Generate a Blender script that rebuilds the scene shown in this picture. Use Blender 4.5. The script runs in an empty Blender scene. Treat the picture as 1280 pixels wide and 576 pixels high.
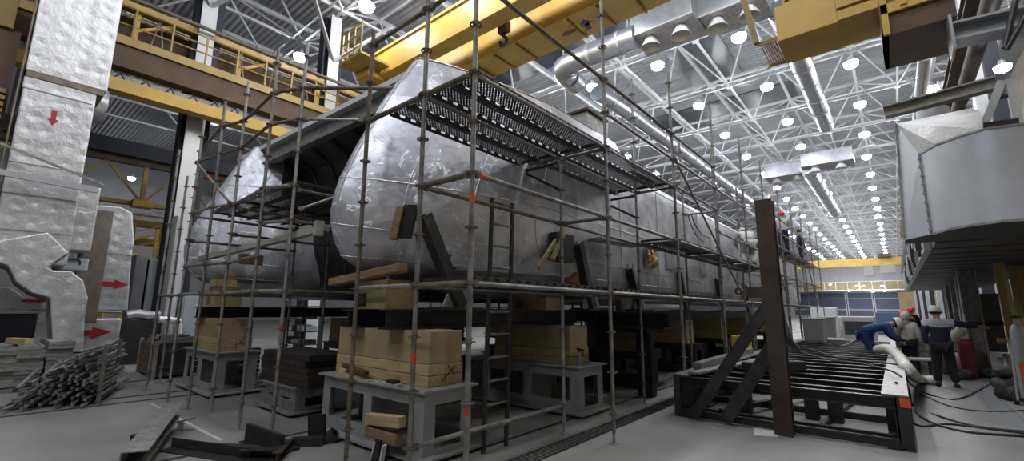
import bpy, bmesh, math, random
import numpy as np
from mathutils import Vector, Matrix
random.seed(7)
C = bpy.context.scene.collection
PI = math.pi
# ------------------------------------------------------------------ camera geometry (1280x576 photograph)
H = 1.63
_c = np.array([640, 288.]); _a = np.array([-45, 381.5]) - _c; _b = np.array([1120, 390.]) - _c
F = math.sqrt(-(_a @ _b))
_dX = -np.array([_a[0], _a[1], F]); _dX /= np.linalg.norm(_dX)
_dY = np.array([_b[0], _b[1], F]); _dY /= np.linalg.norm(_dY)
_dZ = -np.cross(_dX, _dY)
if _dZ[1] > 0: _dZ = -_dZ
R = np.stack([_dX, _dY, _dZ], 1)
def ray(x, y): return R.T @ np.array([x - 640, y - 288, F])
def onz(x, y, z):
    d = ray(x, y); t = (z - H) / d[2]; return Vector((t*d[0], t*d[1], z))
def onx(x, y, X):
    d = ray(x, y); t = X / d[0]; return Vector((X, t*d[1], H + t*d[2]))
def ony(x, y, Y):
    d = ray(x, y); t = Y / d[1]; return Vector((t*d[0], Y, H + t*d[2]))
cam = bpy.data.cameras.new('camera'); cam_o = bpy.data.objects.new('camera', cam); C.objects.link(cam_o)
m3 = Matrix(((R[0][0], -R[1][0], -R[2][0]), (R[0][1], -R[1][1], -R[2][1]), (R[0][2], -R[1][2], -R[2][2])))
cam_o.matrix_world = Matrix.Translation((0, 0, H)) @ m3.to_4x4()
cam.sensor_width = 36; cam.lens = F / 1280 * 36; cam.clip_start = .05; cam.clip_end = 400
bpy.context.scene.camera = cam_o
sc = bpy.context.scene
sc.view_settings.view_transform = 'Standard'; sc.view_settings.look = 'None'; sc.view_settings.gamma = 1
sc.view_settings.use_curve_mapping = False; sc.view_settings.exposure = 0.5
sc.cycles.use_denoising = True; sc.cycles.max_bounces = 6; sc.cycles.diffuse_bounces = 1; sc.cycles.glossy_bounces = 3
sc.cycles.transparent_max_bounces = 24; sc.cycles.sample_clamp_indirect = 4; sc.cycles.caustics_reflective = False; sc.cycles.caustics_refractive = False

# ------------------------------------------------------------------ materials
MATS = {}
def mat(name, col, rough=.6, metal=0., var=.15, scale=6., bump=0., bscale=None, coord='Object', col2=None, detail=4, stretch=None, spec=.5):
    m = bpy.data.materials.new(name); m.use_nodes = True; nt = m.node_tree; N = nt.nodes; L = nt.links
    p = N['Principled BSDF']; p.inputs['Roughness'].default_value = rough; p.inputs['Metallic'].default_value = metal
    p.inputs['Specular IOR Level'].default_value = spec
    tc = N.new('ShaderNodeTexCoord'); src = tc.outputs[coord]
    if stretch:
        mp = N.new('ShaderNodeMapping'); mp.inputs['Scale'].default_value = stretch; L.new(src, mp.inputs[0]); src = mp.outputs[0]
    no = N.new('ShaderNodeTexNoise'); no.inputs['Scale'].default_value = scale; no.inputs['Detail'].default_value = detail
    no.inputs['Roughness'].default_value = .6; L.new(src, no.inputs['Vector'])
    rp = N.new('ShaderNodeValToRGB'); L.new(no.outputs['Fac'], rp.inputs[0])
    a = [c*(1-var) for c in col]; b = [min(1, c*(1+var)) for c in col]
    if col2: a = list(col2); b = list(col)
    rp.color_ramp.elements[0].color = (*a, 1); rp.color_ramp.elements[1].color = (*b, 1)
    rp.color_ramp.elements[0].position = .32; rp.color_ramp.elements[1].position = .68
    L.new(rp.outputs[0], p.inputs['Base Color'])
    if bump:
        n2 = N.new('ShaderNodeTexNoise'); n2.inputs['Scale'].default_value = bscale or scale*3; n2.inputs['Detail'].default_value = 3; L.new(src, n2.inputs['Vector'])
        bp = N.new('ShaderNodeBump'); bp.inputs['Strength'].default_value = bump; bp.inputs['Distance'].default_value = .02
        L.new(n2.outputs['Fac'], bp.inputs['Height']); L.new(bp.outputs[0], p.inputs['Normal'])
    MATS[name] = m
    return m
def emat(name, col, s):
    m = bpy.data.materials.new(name); m.use_nodes = True; nt = m.node_tree
    p = nt.nodes['Principled BSDF']; p.inputs['Base Color'].default_value = (*col, 1)
    p.inputs['Emission Color'].default_value = (*col, 1); p.inputs['Emission Strength'].default_value = s
    return m
class NB:   # tiny node helper
    def __init__(s, m): s.nt = m.node_tree; s.N = s.nt.nodes; s.L = s.nt.links
    def math(s, op, a, b=None):
        n = s.N.new('ShaderNodeMath'); n.operation = op
        for i, v in enumerate((a, b)):
            if v is None: continue
            if isinstance(v, (int, float)): n.inputs[i].default_value = v
            else: s.L.new(v, n.inputs[i])
        return n.outputs[0]
    def node(s, t, **kw):
        n = s.N.new(t)
        for k, v in kw.items(): setattr(n, k, v)
        return n

M = {}
M['concrete'] = mat('concrete', (.28, .275, .262), .55, 0, .2, .5, .12, 14, detail=8)
M['roof_sheet'] = mat('roof_sheet', (.38, .39, .43), .6, 0, .1, .3)
M['truss_white'] = mat('truss_white', (.62, .63, .66), .5, .0, .08, 2)
M['skylight'] = mat('skylight', (.06, .07, .10), .3, 0, .1, 1)
M['yellow'] = mat('crane_yellow', (.74, .46, .09), .45, 0, .12, 1.5)
M['yellow_pale'] = mat('rail_yellow', (.52, .35, .11), .45, 0, .1, 2)
M['yellow_dark'] = mat('yellow_dark', (.30, .19, .04), .5, 0, .15, 1.5)
M['brown_steel'] = mat('brown_steel', (.12, .075, .045), .6, .2, .2, 2)
M['duct_metal'] = mat('duct_metal', (.36, .38, .42), .34, .85, .15, 3)
M['hood_metal'] = mat('hood_sheet', (.64, .66, .72), .42, .4, .08, 1.5)
M['galv'] = mat('galvanised', (.42, .435, .46), .45, .6, .09, 2.5)
M['galv_dull'] = mat('galvanised_dull', (.36, .35, .34), .55, .6, .3, 9, .15, 40)
M['scaf'] = mat('scaffold_steel', (.27, .255, .24), .5, .55, .35, 7, .1, 40)
M['scaf_rust'] = mat('scaffold_rusty', (.20, .165, .13), .65, .35, .4, 8, .1, 40)
M['red_tape'] = mat('red_tape', (.75, .10, .05), .5, 0, .1, 5)
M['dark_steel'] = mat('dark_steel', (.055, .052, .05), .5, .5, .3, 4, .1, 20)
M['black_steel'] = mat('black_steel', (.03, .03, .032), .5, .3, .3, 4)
M['rust_beam'] = mat('rust_beam', (.065, .044, .034), .6, .3, .35, 3, .1, 20)
M['frame_top'] = mat('frame_top', (.27, .25, .24), .5, .4, .25, 6)
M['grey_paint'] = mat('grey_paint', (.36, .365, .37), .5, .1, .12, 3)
M['blue_grey'] = mat('blue_grey_panel', (.42, .46, .50), .5, .1, .1, 2)
M['wood'] = mat('timber_pale', (.52, .39, .20), .7, 0, .2, 3, .2, 12, stretch=(1, 8, 8))
M['wood_dark'] = mat('timber_brown', (.30, .19, .09), .75, 0, .3, 3, .2, 12, stretch=(1, 8, 8))
M['cardboard'] = mat('wrapped_timber', (.42, .32, .18), .8, 0, .12, 3)
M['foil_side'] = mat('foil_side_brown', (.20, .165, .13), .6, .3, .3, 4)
M['white_metal'] = mat('white_metal', (.75, .76, .78), .35, .3, .05, 3)
M['rubber'] = mat('rubber', (.02, .02, .022), .6, 0, .2, 5)
M['cable'] = mat('cable_black', (.02, .02, .022), .45, 0, .2, 5)
M['hose_grey'] = mat('hose_grey', (.09, .09, .10), .5, .1, .25, 8)
M['hose_white'] = mat('hose_white', (.62, .60, .54), .6, 0, .1, 8)
M['red_arrow'] = mat('red_arrow', (.42, .02, .04), .5, 0, .08, 4)
M['orange'] = mat('orange_plastic', (.75, .16, .05), .5, 0, .08, 4)
M['navy'] = mat('navy_cloth', (.013, .017, .052), .85, 0, .25, 12, .2, 60)
M['blue_cloth'] = mat('blue_cloth', (.03, .06, .20), .85, 0, .25, 12, .2, 60)
M['black_cloth'] = mat('black_cloth', (.012, .013, .018), .85, 0, .25, 12, .2, 60)
M['grey_cloth'] = mat('grey_cloth', (.42, .43, .48), .85, 0, .15, 12, .2, 60)
M['white_cloth'] = mat('white_cloth', (.62, .61, .58), .85, 0, .12, 10, .3, 30)
M['skin'] = mat('skin', (.50, .30, .21), .5, 0, .08, 10)
M['hair'] = mat('hair', (.03, .022, .018), .7, 0, .2, 30)
M['helmet_white'] = mat('helmet_white', (.80, .80, .80), .3, 0, .03, 5)
M['helmet_red'] = mat('helmet_red', (.70, .05, .03), .3, 0, .05, 5)
M['helmet_orange'] = mat('helmet_orange', (.80, .22, .04), .3, 0, .05, 5)
M['paper'] = mat('paper_white', (.75, .75, .76), .6, 0, .03, 5)
M['yellow_plastic'] = mat('yellow_plastic', (.75, .60, .04), .4, 0, .08, 4)
M['beige_wall'] = mat('beige_wall', (.40, .35, .26), .8, 0, .2, .6)
M['panel_wall'] = mat('wall_panel_grey', (.36, .37, .39), .7, 0, .08, .5)
M['window_dark'] = mat('window_dark', (.045, .06, .10), .6, 0, .15, .5)
M['blue_steel'] = mat('blue_steel', (.030, .034, .05), .5, .2, .2, 1)
M['ground_dark'] = mat('dark_gap', (.03, .03, .03), .8, 0, .2, 5)
M['lamp_glow'] = emat('lamp_glow', (.93, .96, 1.0), 125)
M['weld'] = mat('weld_seam', (.72, .72, .74), .35, .6, .2, 20, .3, 60)
M['gold_foil'] = mat('gold_foil', (.40, .29, .13), .3, .7, .3, 10, .6, 30)
M['purple'] = mat('violet_arrow', (.08, .03, .16), .5)
M['yellow_arrow'] = mat('lemon_arrow', (.85, .70, .06), .5)
M['red_paint'] = mat('red_paint', (.25, .035, .03), .5)
M['gas_grey'] = mat('cylinder_grey', (.42, .44, .46), .4, .2, .1, 4)

def hull_mat():
    m = mat('hull_aluminium', (.72, .73, .80), .42, .62, .22, .9, 0, detail=6, col2=(.47, .48, .54)); nb = NB(m); N = nb.N; L = nb.L
    p = N['Principled BSDF']; tc = N.new('ShaderNodeTexCoord'); co = tc.outputs['Object']
    base = p.inputs['Base Color'].links[0].from_socket
    # plate sheets of slightly different tone
    vo = nb.node('ShaderNodeTexVoronoi'); vo.inputs['Scale'].default_value = 1.0; vo.distance = 'CHEBYCHEV'
    mp = N.new('ShaderNodeMapping'); mp.inputs['Scale'].default_value = (.4, .55, 1.1); L.new(co, mp.inputs[0]); L.new(mp.outputs[0], vo.inputs['Vector'])
    sp = nb.node('ShaderNodeSeparateColor'); L.new(vo.outputs['Color'], sp.inputs[0])
    nd = nb.node('ShaderNodeTexNoise'); nd.inputs['Scale'].default_value = 1.7; nd.inputs['Detail'].default_value = 8; nd.inputs['Roughness'].default_value = .65; L.new(co, nd.inputs['Vector'])
    rd = nb.node('ShaderNodeMapRange'); rd.inputs['From Min'].default_value = .40; rd.inputs['From Max'].default_value = .56; rd.inputs['To Min'].default_value = .76; rd.inputs['To Max'].default_value = 1.05; L.new(nd.outputs['Fac'], rd.inputs['Value'])
    f1 = nb.math('MULTIPLY', rd.outputs[0], nb.math('ADD', nb.math('MULTIPLY', sp.outputs[0], .34), .80))
    # curly grinder scuffs, worn mostly into the nose plates
    ns = nb.node('ShaderNodeTexNoise'); ns.inputs['Scale'].default_value = 3.4; ns.inputs['Detail'].default_value = 5; ns.inputs['Distortion'].default_value = .9; L.new(co, ns.inputs['Vector'])
    r = nb.node('ShaderNodeMapRange'); r.inputs['From Min'].default_value = .035; r.inputs['From Max'].default_value = .0; L.new(nb.math('ABSOLUTE', nb.math('SUBTRACT', ns.outputs['Fac'], .60)), r.inputs['Value'])
    sx = nb.node('ShaderNodeSeparateXYZ'); L.new(co, sx.inputs[0])
    mk = nb.node('ShaderNodeMapRange'); mk.inputs['From Min'].default_value = 3.2; mk.inputs['From Max'].default_value = .8; mk.inputs['To Min'].default_value = .12; L.new(sx.outputs['Y'], mk.inputs['Value'])
    sc_ = nb.math('MULTIPLY', r.outputs[0], mk.outputs[0])
    nh = nb.node('ShaderNodeTexNoise'); nh.inputs['Scale'].default_value = 9; nh.inputs['Detail'].default_value = 3; L.new(co, nh.inputs['Vector'])
    bk = nb.node('ShaderNodeMapRange'); bk.inputs['From Min'].default_value = .46; bk.inputs['From Max'].default_value = .56; L.new(nh.outputs['Fac'], bk.inputs['Value'])
    sc_ = nb.math('MULTIPLY', sc_, bk.outputs[0])
    f2 = nb.math('ADD', f1, nb.math('MULTIPLY', sc_, .8))
    vm = nb.node('ShaderNodeVectorMath', operation='SCALE'); L.new(base, vm.inputs[0]); L.new(f2, vm.inputs['Scale']); L.new(vm.outputs[0], p.inputs['Base Color'])
    br = nb.node('ShaderNodeTexNoise'); br.inputs['Scale'].default_value = 4.5; br.inputs['Detail'].default_value = 3; br.inputs['Distortion'].default_value = 2.2; L.new(co, br.inputs['Vector'])
    r2 = nb.node('ShaderNodeMapRange'); r2.inputs['From Min'].default_value = .42; r2.inputs['From Max'].default_value = .62
    r2.inputs['To Min'].default_value = .36; r2.inputs['To Max'].default_value = .58; L.new(br.outputs['Fac'], r2.inputs['Value']); L.new(r2.outputs[0], p.inputs['Roughness'])
    n2 = nb.node('ShaderNodeTexNoise'); n2.inputs['Scale'].default_value = 1.3; n2.inputs['Detail'].default_value = 2; L.new(co, n2.inputs['Vector'])
    h = nb.math('ADD', nb.math('MULTIPLY', n2.outputs['Fac'], 2.2), nb.math('ADD', nb.math('MULTIPLY', sc_, .5), nb.math('MULTIPLY', br.outputs['Fac'], .5)))
    bp = N.new('ShaderNodeBump'); bp.inputs['Strength'].default_value = .5; bp.inputs['Distance'].default_value = .025; L.new(h, bp.inputs['Height']); L.new(bp.outputs[0], p.inputs['Normal'])
    return m
M['hull'] = hull_mat()
def quilt_mat(name, col, metal, cell):
    m = mat(name, col, .38, metal, .14, 2.5, 0, detail=5); nb = NB(m); N = nb.N; L = nb.L
    p = N['Principled BSDF']; tc = N.new('ShaderNodeTexCoord')
    sx = nb.node('ShaderNodeSeparateXYZ'); L.new(tc.outputs['Object'], sx.inputs[0]); cx_ = nb.node('ShaderNodeCombineXYZ')
    L.new(nb.math('ADD', sx.outputs['Y'], nb.math('MULTIPLY', sx.outputs['X'], .9)), cx_.inputs['X']); L.new(sx.outputs['Z'], cx_.inputs['Y'])
    vo = nb.node('ShaderNodeTexVoronoi'); vo.voronoi_dimensions = '2D'; vo.inputs['Scale'].default_value = cell; vo.inputs['Randomness'].default_value = .45; L.new(cx_.outputs[0], vo.inputs['Vector'])
    d = nb.math('MINIMUM', vo.outputs['Distance'], .30)
    no = nb.node('ShaderNodeTexNoise'); no.inputs['Scale'].default_value = cell*2.5; no.inputs['Detail'].default_value = 4; no.inputs['Distortion'].default_value = 1.2; L.new(tc.outputs['Object'], no.inputs['Vector'])
    d = nb.math('POWER', nb.math('MINIMUM', nb.math('DIVIDE', vo.outputs['Distance'], .42), 1.0), .6)
    h = nb.math('ADD', nb.math('MULTIPLY', d, .50), nb.math('MULTIPLY', no.outputs['Fac'], .34))
    bp = N.new('ShaderNodeBump'); bp.inputs['Strength'].default_value = .6; bp.inputs['Distance'].default_value = .06; L.new(h, bp.inputs['Height']); L.new(bp.outputs[0], p.inputs['Normal'])
    return m
M['quilt'] = quilt_mat('quilted_foil', (.60, .60, .62), .45, 2.9)
def corrugate(name, col, freq, axis, strength=.6, metal=0.):
    m = mat(name, col, .55, metal, .1, .4); nb = NB(m); N = nb.N; L = nb.L
    p = N['Principled BSDF']; tc = N.new('ShaderNodeTexCoord'); sx = nb.node('ShaderNodeSeparateXYZ'); L.new(tc.outputs['Object'], sx.inputs[0])
    h = nb.math('SINE', nb.math('MULTIPLY', sx.outputs[axis], freq))
    bp = N.new('ShaderNodeBump'); bp.inputs['Strength'].default_value = strength; bp.inputs['Distance'].default_value = .05; L.new(h, bp.inputs['Height']); L.new(bp.outputs[0], p.inputs['Normal'])
    return m
M['corr_roof'] = corrugate('corrugated_roof', (.36, .37, .41), 2*PI/.30, 'Y', .8)
M['brushed'] = mat('brushed_sheet', (.46, .46, .46), .5, .6, .25, 3, .1, 20, stretch=(1, 12, 12))
M['corr_hose'] = corrugate('corrugated_hose_white', (.62, .60, .54), 2*PI/.03, 'X', .5)
def perforated(name, along, across, px, py, rx, ry, slot):
    """sheet steel with real see-through holes on a grid"""
    m = mat(name, (.075, .07, .068), .5, .5, .25, 6); nb = NB(m); N = nb.N; L = nb.L
    out = N['Material Output']; p = N['Principled BSDF']; tc = N.new('ShaderNodeTexCoord'); sx = nb.node('ShaderNodeSeparateXYZ'); L.new(tc.outputs['Object'], sx.inputs[0])
    u = sx.outputs[along]; v = sx.outputs[across]
    vi = nb.math('FLOOR', nb.math('DIVIDE', v, py))
    off = nb.math('MULTIPLY', nb.math('FRACT', nb.math('MULTIPLY', vi, .5)), px) if not slot else 0.
    fu = nb.math('SUBTRACT', nb.math('FRACT', nb.math('DIVIDE', nb.math('ADD', u, off), px)), .5)
    fv = nb.math('SUBTRACT', nb.math('FRACT', nb.math('DIVIDE', v, py)), .5)
    du = nb.math('DIVIDE', nb.math('MULTIPLY', fu, px), rx); dv = nb.math('DIVIDE', nb.math('MULTIPLY', fv, py), ry)
    if slot:
        d = nb.math('MAXIMUM', nb.math('ABSOLUTE', du), nb.math('ABSOLUTE', dv))
    else:
        d = nb.math('ADD', nb.math('MULTIPLY', du, du), nb.math('MULTIPLY', dv, dv))
    hole = nb.math('LESS_THAN', d, 1.0)
    mx = nb.node('ShaderNodeMixShader'); tr = nb.node('ShaderNodeBsdfTransparent')
    L.new(hole, mx.inputs[0]); L.new(p.outputs[0], mx.inputs[1]); L.new(tr.outputs[0], mx.inputs[2]); L.new(mx.outputs[0], out.inputs[0])
    return m
M['perf_y'] = perforated('perforated_deck', 'Y', 'X', .046, .023, .0085, .0045, False)
M['slot_y'] = perforated('slotted_flange', 'Y', 'Z', .16, .066, .035, .014, True)
M['perf_x'] = perforated('perforated_deck_cross', 'X', 'Y', .046, .023, .0085, .0045, False)
M['slot_x'] = perforated('slotted_flange_cross', 'X', 'Z', .16, .066, .035, .014, True)

# ------------------------------------------------------------------ mesh builder
class MB:
    def __init__(s): s.v = []; s.f = []; s.mi = []; s.cur = 0
    def mat(s, k): s.cur = k; return s
    def add(s, vs, fs):
        o = len(s.v); s.v += [Vector(v) for v in vs]; s.f += [[i + o for i in f] for f in fs]; s.mi += [s.cur]*len(fs); return s
    def box(s, x0, x1, y0, y1, z0, z1):
        return s.add([(x0,y0,z0),(x1,y0,z0),(x1,y1,z0),(x0,y1,z0),(x0,y0,z1),(x1,y0,z1),(x1,y1,z1),(x0,y1,z1)],
              [(0,3,2,1),(4,5,6,7),(0,1,5,4),(1,2,6,5),(2,3,7,6),(3,0,4,7)])
    def frame(s, p0, p1, up=(0,0,1)):
        d = (Vector(p1) - Vector(p0)).normalized(); u = Vector(up)
        if abs(d.dot(u)) > .98: u = Vector((1, 0, 0)) if abs(d.x) < .9 else Vector((0, 1, 0))
        sx = d.cross(u).normalized(); return d, sx, sx.cross(d).normalized()
    def bar(s, p0, p1, w, h, up=(0,0,1), ox=0, oz=0):
        """square bar from p0 to p1, w sideways, h along up"""
        p0 = Vector(p0); p1 = Vector(p1); d, a, b = s.frame(p0, p1, up); vs = []
        for p in (p0, p1):
            for sx, sz in ((-1,-1),(1,-1),(1,1),(-1,1)): vs.append(p + a*(sx*w/2 + ox) + b*(sz*h/2 + oz))
        return s.add(vs, [(0,1,2,3),(7,6,5,4),(0,4,5,1),(1,5,6,2),(2,6,7,3),(3,7,4,0)])
    def ibeam(s, p0, p1, w, h, t=.02, up=(0,0,1)):
        s.bar(p0, p1, w, t, up, 0, h/2 - t/2); s.bar(p0, p1, w, t, up, 0, -h/2 + t/2); return s.bar(p0, p1, t, h - 2*t, up)
    def channel(s, p0, p1, w, h, t=.012, up=(0,0,1)):
        s.bar(p0, p1, w, t, up, 0, h/2 - t/2); s.bar(p0, p1, w, t, up, 0, -h/2 + t/2); return s.bar(p0, p1, t, h - 2*t, up, -w/2 + t/2)
    def angle(s, p0, p1, w, h, t=.012, up=(0,0,1)):
        s.bar(p0, p1, w, t, up, 0, -h/2 + t/2); return s.bar(p0, p1, t, h - t, up, -w/2 + t/2, t/2)
    def tube(s, p0, p1, r, n=10, r1=None, caps=True):
        p0 = Vector(p0); p1 = Vector(p1); d, a, b = s.frame(p0, p1); r1 = r if r1 is None else r1; vs = []
        for p, q in ((p0, r), (p1, r1)):
            for k in range(n):
                t = 2*PI*k/n; vs.append(p + a*(math.cos(t)*q) + b*(math.sin(t)*q))
        fs = [(k, (k+1) % n, n + (k+1) % n, n + k) for k in range(n)]
        if caps: fs += [tuple(range(n-1, -1, -1)), tuple(range(n, 2*n))]
        return s.add(vs, fs)
    def ring(s, p0, p1, r, ri, n=14):
        p0 = Vector(p0); p1 = Vector(p1); d, a, b = s.frame(p0, p1); vs = []
        for p, q in ((p0, r), (p1, r), (p1, ri), (p0, ri)):
            for k in range(n):
                t = 2*PI*k/n; vs.append(p + a*(math.cos(t)*q) + b*(math.sin(t)*q))
        fs = []
        for j in range(4):
            for k in range(n): fs.append((j*n + k, j*n + (k+1) % n, ((j+1) % 4)*n + (k+1) % n, ((j+1) % 4)*n + k))
        return s.add(vs, fs)
    def path(s, pts, r, n=8, radii=None):
        pts = [Vector(p) for p in pts]; vs = []; fs = []; pa = None
        for i, p in enumerate(pts):
            d = (pts[min(i+1, len(pts)-1)] - pts[max(i-1, 0)]).normalized()
            if pa is None: _, a, b = s.frame(p, p + d)
            else:
                a = (pa - d*pa.dot(d)).normalized(); b = a.cross(d).normalized()
            pa = a; q = radii[i] if radii else r
            for k in range(n):
                t = 2*PI*k/n; vs.append(p + a*(math.cos(t)*q) + b*(math.sin(t)*q))
        for i in range(len(pts)-1):
            for k in range(n): fs.append((i*n + k, i*n + (k+1) % n, (i+1)*n + (k+1) % n, (i+1)*n + k))
        fs += [tuple(range(n-1, -1, -1)), tuple(range((len(pts)-1)*n, len(pts)*n))]
        return s.add(vs, fs)
    def lathe(s, prof, o, n=20, axis=(0,0,1)):
        o = Vector(o); d, a, b = s.frame(o, o + Vector(axis)); vs = []; fs = []
        for r, z in prof:
            for k in range(n):
                t = 2*PI*k/n; vs.append(o + d*z + a*(math.cos(t)*max(r, 1e-4)) + b*(math.sin(t)*max(r, 1e-4)))
        for i in range(len(prof)-1):
            for k in range(n): fs.append((i*n + k, i*n + (k+1) % n, (i+1)*n + (k+1) % n, (i+1)*n + k))
        return s.add(vs, fs)
    def prism(s, poly, ext):
        """polygon (3D points) swept by vector ext"""
        n = len(poly); e = Vector(ext); vs = [Vector(p) for p in poly] + [Vector(p) + e for p in poly]
        return s.add(vs, [tuple(range(n)), tuple(range(2*n-1, n-1, -1))] + [(k, k + n, (k+1) % n + n, (k+1) % n) for k in range(n)])
    def grid(s, rows, closed=False):
        n = len(rows[0]); vs = [p for r in rows for p in r]; fs = []
        for i in range(len(rows)-1):
            for k in range(n if closed else n-1): fs.append((i*n + k, i*n + (k+1) % n, (i+1)*n + (k+1) % n, (i+1)*n + k))
        return s.add(vs, fs)
    def build(s, name, m, parent=None, smooth=False, bevel=0, label=None, flat_angle=40, recalc=True, kind=None):
        me = bpy.data.meshes.new(name); o = bpy.data.objects.new(name, me); C.objects.link(o)
        if parent is not None:
            org = root_loc(parent); o.parent = parent
        else:
            xs = [v.x for v in s.v]; ys = [v.y for v in s.v]
            org = Vector(((min(xs)+max(xs))/2, (min(ys)+max(ys))/2, min(v.z for v in s.v))); o.location = org
        me.from_pydata([v - org for v in s.v], [], s.f); me.update()
        if recalc:
            bm = bmesh.new(); bm.from_mesh(me); bmesh.ops.recalc_face_normals(bm, faces=bm.faces); bm.to_mesh(me); bm.free()
        for mm in (m if isinstance(m, (list, tuple)) else [m]): me.materials.append(mm)
        if any(s.mi): me.polygons.foreach_set('material_index', s.mi)
        if smooth:
            me.polygons.foreach_set('use_smooth', [True]*len(me.polygons)); me.set_sharp_from_angle(angle=math.radians(flat_angle))
        if bevel:
            b = o.modifiers.new('bevel', 'BEVEL'); b.width = bevel; b.segments = 2; b.limit_method = 'ANGLE'
        if label: o['label'] = label
        if kind: o['kind'] = kind
        return o
def root_loc(o):
    v = Vector((0, 0, 0))
    while o is not None: v = v + Vector(o.location); o = o.parent
    return v
def thing(name, label, cat, loc=(0,0,0), group=None):
    o = bpy.data.objects.new(name, None); C.objects.link(o); o.location = loc; o.empty_display_size = .1
    return tag(o, label, cat, group)
def tag(o, label, cat, group=None, kind=None):
    o['label'] = label; o['category'] = cat
    if group: o['group'] = group
    if kind: o['kind'] = kind
    return o
def struct(o, label=None):
    o['kind'] = 'structure'
    if label: o['label'] = label
    return o
_kids = None
def dup(o, loc=None, rotz=None, label=None, parent=None, group=None):
    c = o.copy(); C.objects.link(c)
    if parent is not None: c.parent = parent
    for ch in [k for k in bpy.data.objects if k.parent == o]: dup(ch, parent=c)
    if loc is not None: c.location = loc
    if rotz is not None: c.rotation_euler = (0, 0, rotz)
    if label: c['label'] = label
    if group: c['group'] = group
    return c
ORD = ['first','second','third','fourth','fifth','sixth','seventh','eighth','ninth','tenth','eleventh','twelfth','thirteenth','fourteenth','fifteenth','sixteenth']
def bez(pts, n=24):
    """Catmull-Rom through points"""
    P = [Vector(p) for p in pts]; P = [P[0]*2 - P[1]] + P + [P[-1]*2 - P[-2]]; out = []
    k = len(P) - 3
    for i in range(k):
        a, b, c, d = P[i:i+4]; m = max(2, n // k)
        for j in range(m):
            t = j/m; out.append(.5*((2*b) + (c-a)*t + (2*a-5*b+4*c-d)*t*t + (3*b-a-3*c+d)*t**3))
    out.append(P[-2]); return out

ORD += ['seventeenth','eighteenth','nineteenth','twentieth']
def ordn(i): return ORD[i] if i < 20 else 'twenty-' + ORD[i-20]
# ================================================================== SETTING
XL, XR, Y0, Y1, ZR = -64., 7.5, -32., 150., 17.2
KF = Y1/80.
def zf(z): return 1.63 + (z - 1.63)*KF     # heights on the far wall
struct(MB().box(XL, XR, Y0, Y1+1, -.12, 0).build('floor', M['concrete']))
struct(MB().box(XL, XR, Y0, Y1, ZR, ZR+.15).build('ceiling', M['corr_roof']))
struct(MB().box(XL-.2, XL, Y0, Y1, 0, ZR).build('wall_left', M['panel_wall']))
struct(MB().box(XR, XR+.2, Y0, Y1, 0, ZR).build('wall_right', M['beige_wall']))
struct(MB().box(XL, XR, Y0-.2, Y0, 0, ZR).build('wall_back', M['panel_wall']))
# far end wall with panel joints
zs, zw = .35, zf(4.4)
w = MB().box(XL, XR, Y1, Y1+.2, zw, ZR).box(XL, -22, Y1, Y1+.2, 0, zw).box(4.4, XR, Y1, Y1+.2, 0, zw)
struct(w.build('wall_far', M['panel_wall']))
j = MB()
for x in np.arange(-26, 7, 2.6): j.box(x, x+.09, Y1-.03, Y1, zf(5.9), ZR-1)
struct(j.build('trim_1', M['galv_dull']))
# dark glazed band at the bottom of the far wall, one window per bay
wn = 0
for x0, x1 in ((-22, -16.4), (-16.2, -9.8), (-9.6, -4.2), (-4.0, 1.1), (1.3, 4.4)):
    wn += 1
    f = struct(MB().box(x0, x0+.22, Y1-.06, Y1+.1, zs, zw).box(x1-.22, x1, Y1-.06, Y1+.1, zs, zw).box(x0, x1, Y1-.06, Y1+.1, zw-.22, zw).box(x0, x1, Y1-.06, Y1+.1, zs, zs+.2)
        .box(x0, x1, Y1-.05, Y1+.1, 2.1, 2.3).box(x0, x1, Y1-.05, Y1+.1, 5.0, 5.12).build('window_%d' % wn, M['grey_paint']))
    MB().box(x0+.1, x1-.1, Y1+.02, Y1+.06, zs, zw-.05).build('pane', M['window_dark'], f)
struct(MB().box(-22, 4.4, Y1, Y1+.2, 0, zs).build('wall_sill', M['panel_wall']))
# gallery ledge with its own lamps in front of the far wall
g = MB().box(-24, 5, Y1-3.2, Y1-.05, zf(4.5), zf(4.62)).box(-24, 5, Y1-3.25, Y1-3.15, zf(5.7), zf(5.76))
for x in np.arange(-24, 5.1, 2.5): g.box(x, x+.1, Y1-3.23, Y1-3.17, zf(4.6), zf(5.75))
struct(g.build('trim_2', M['white_metal']))
struct(MB().box(-24, 5, Y1-.3, Y1-.02, zf(4.65), zf(5.85)).build('trim_3', M['cardboard']))
# dark skylight strips let into the roof sheet
for k, (x0, x1, a, b) in enumerate(((-14.5, -3.8, 34.2, 38.4), (-24, -9.5, 19.8, 22.4), (-9.2, -6.1, 22.2, 33.0), (-3.0, 0.2, 50, 54))):
    struct(MB().box(x0, x1, a, b, ZR-.06, ZR-.005).build('skylight_%d' % (k+1), M['skylight']))
    bpy.data.objects['skylight_%d' % (k+1)].name = 'trim_%d' % (10+k)
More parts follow.
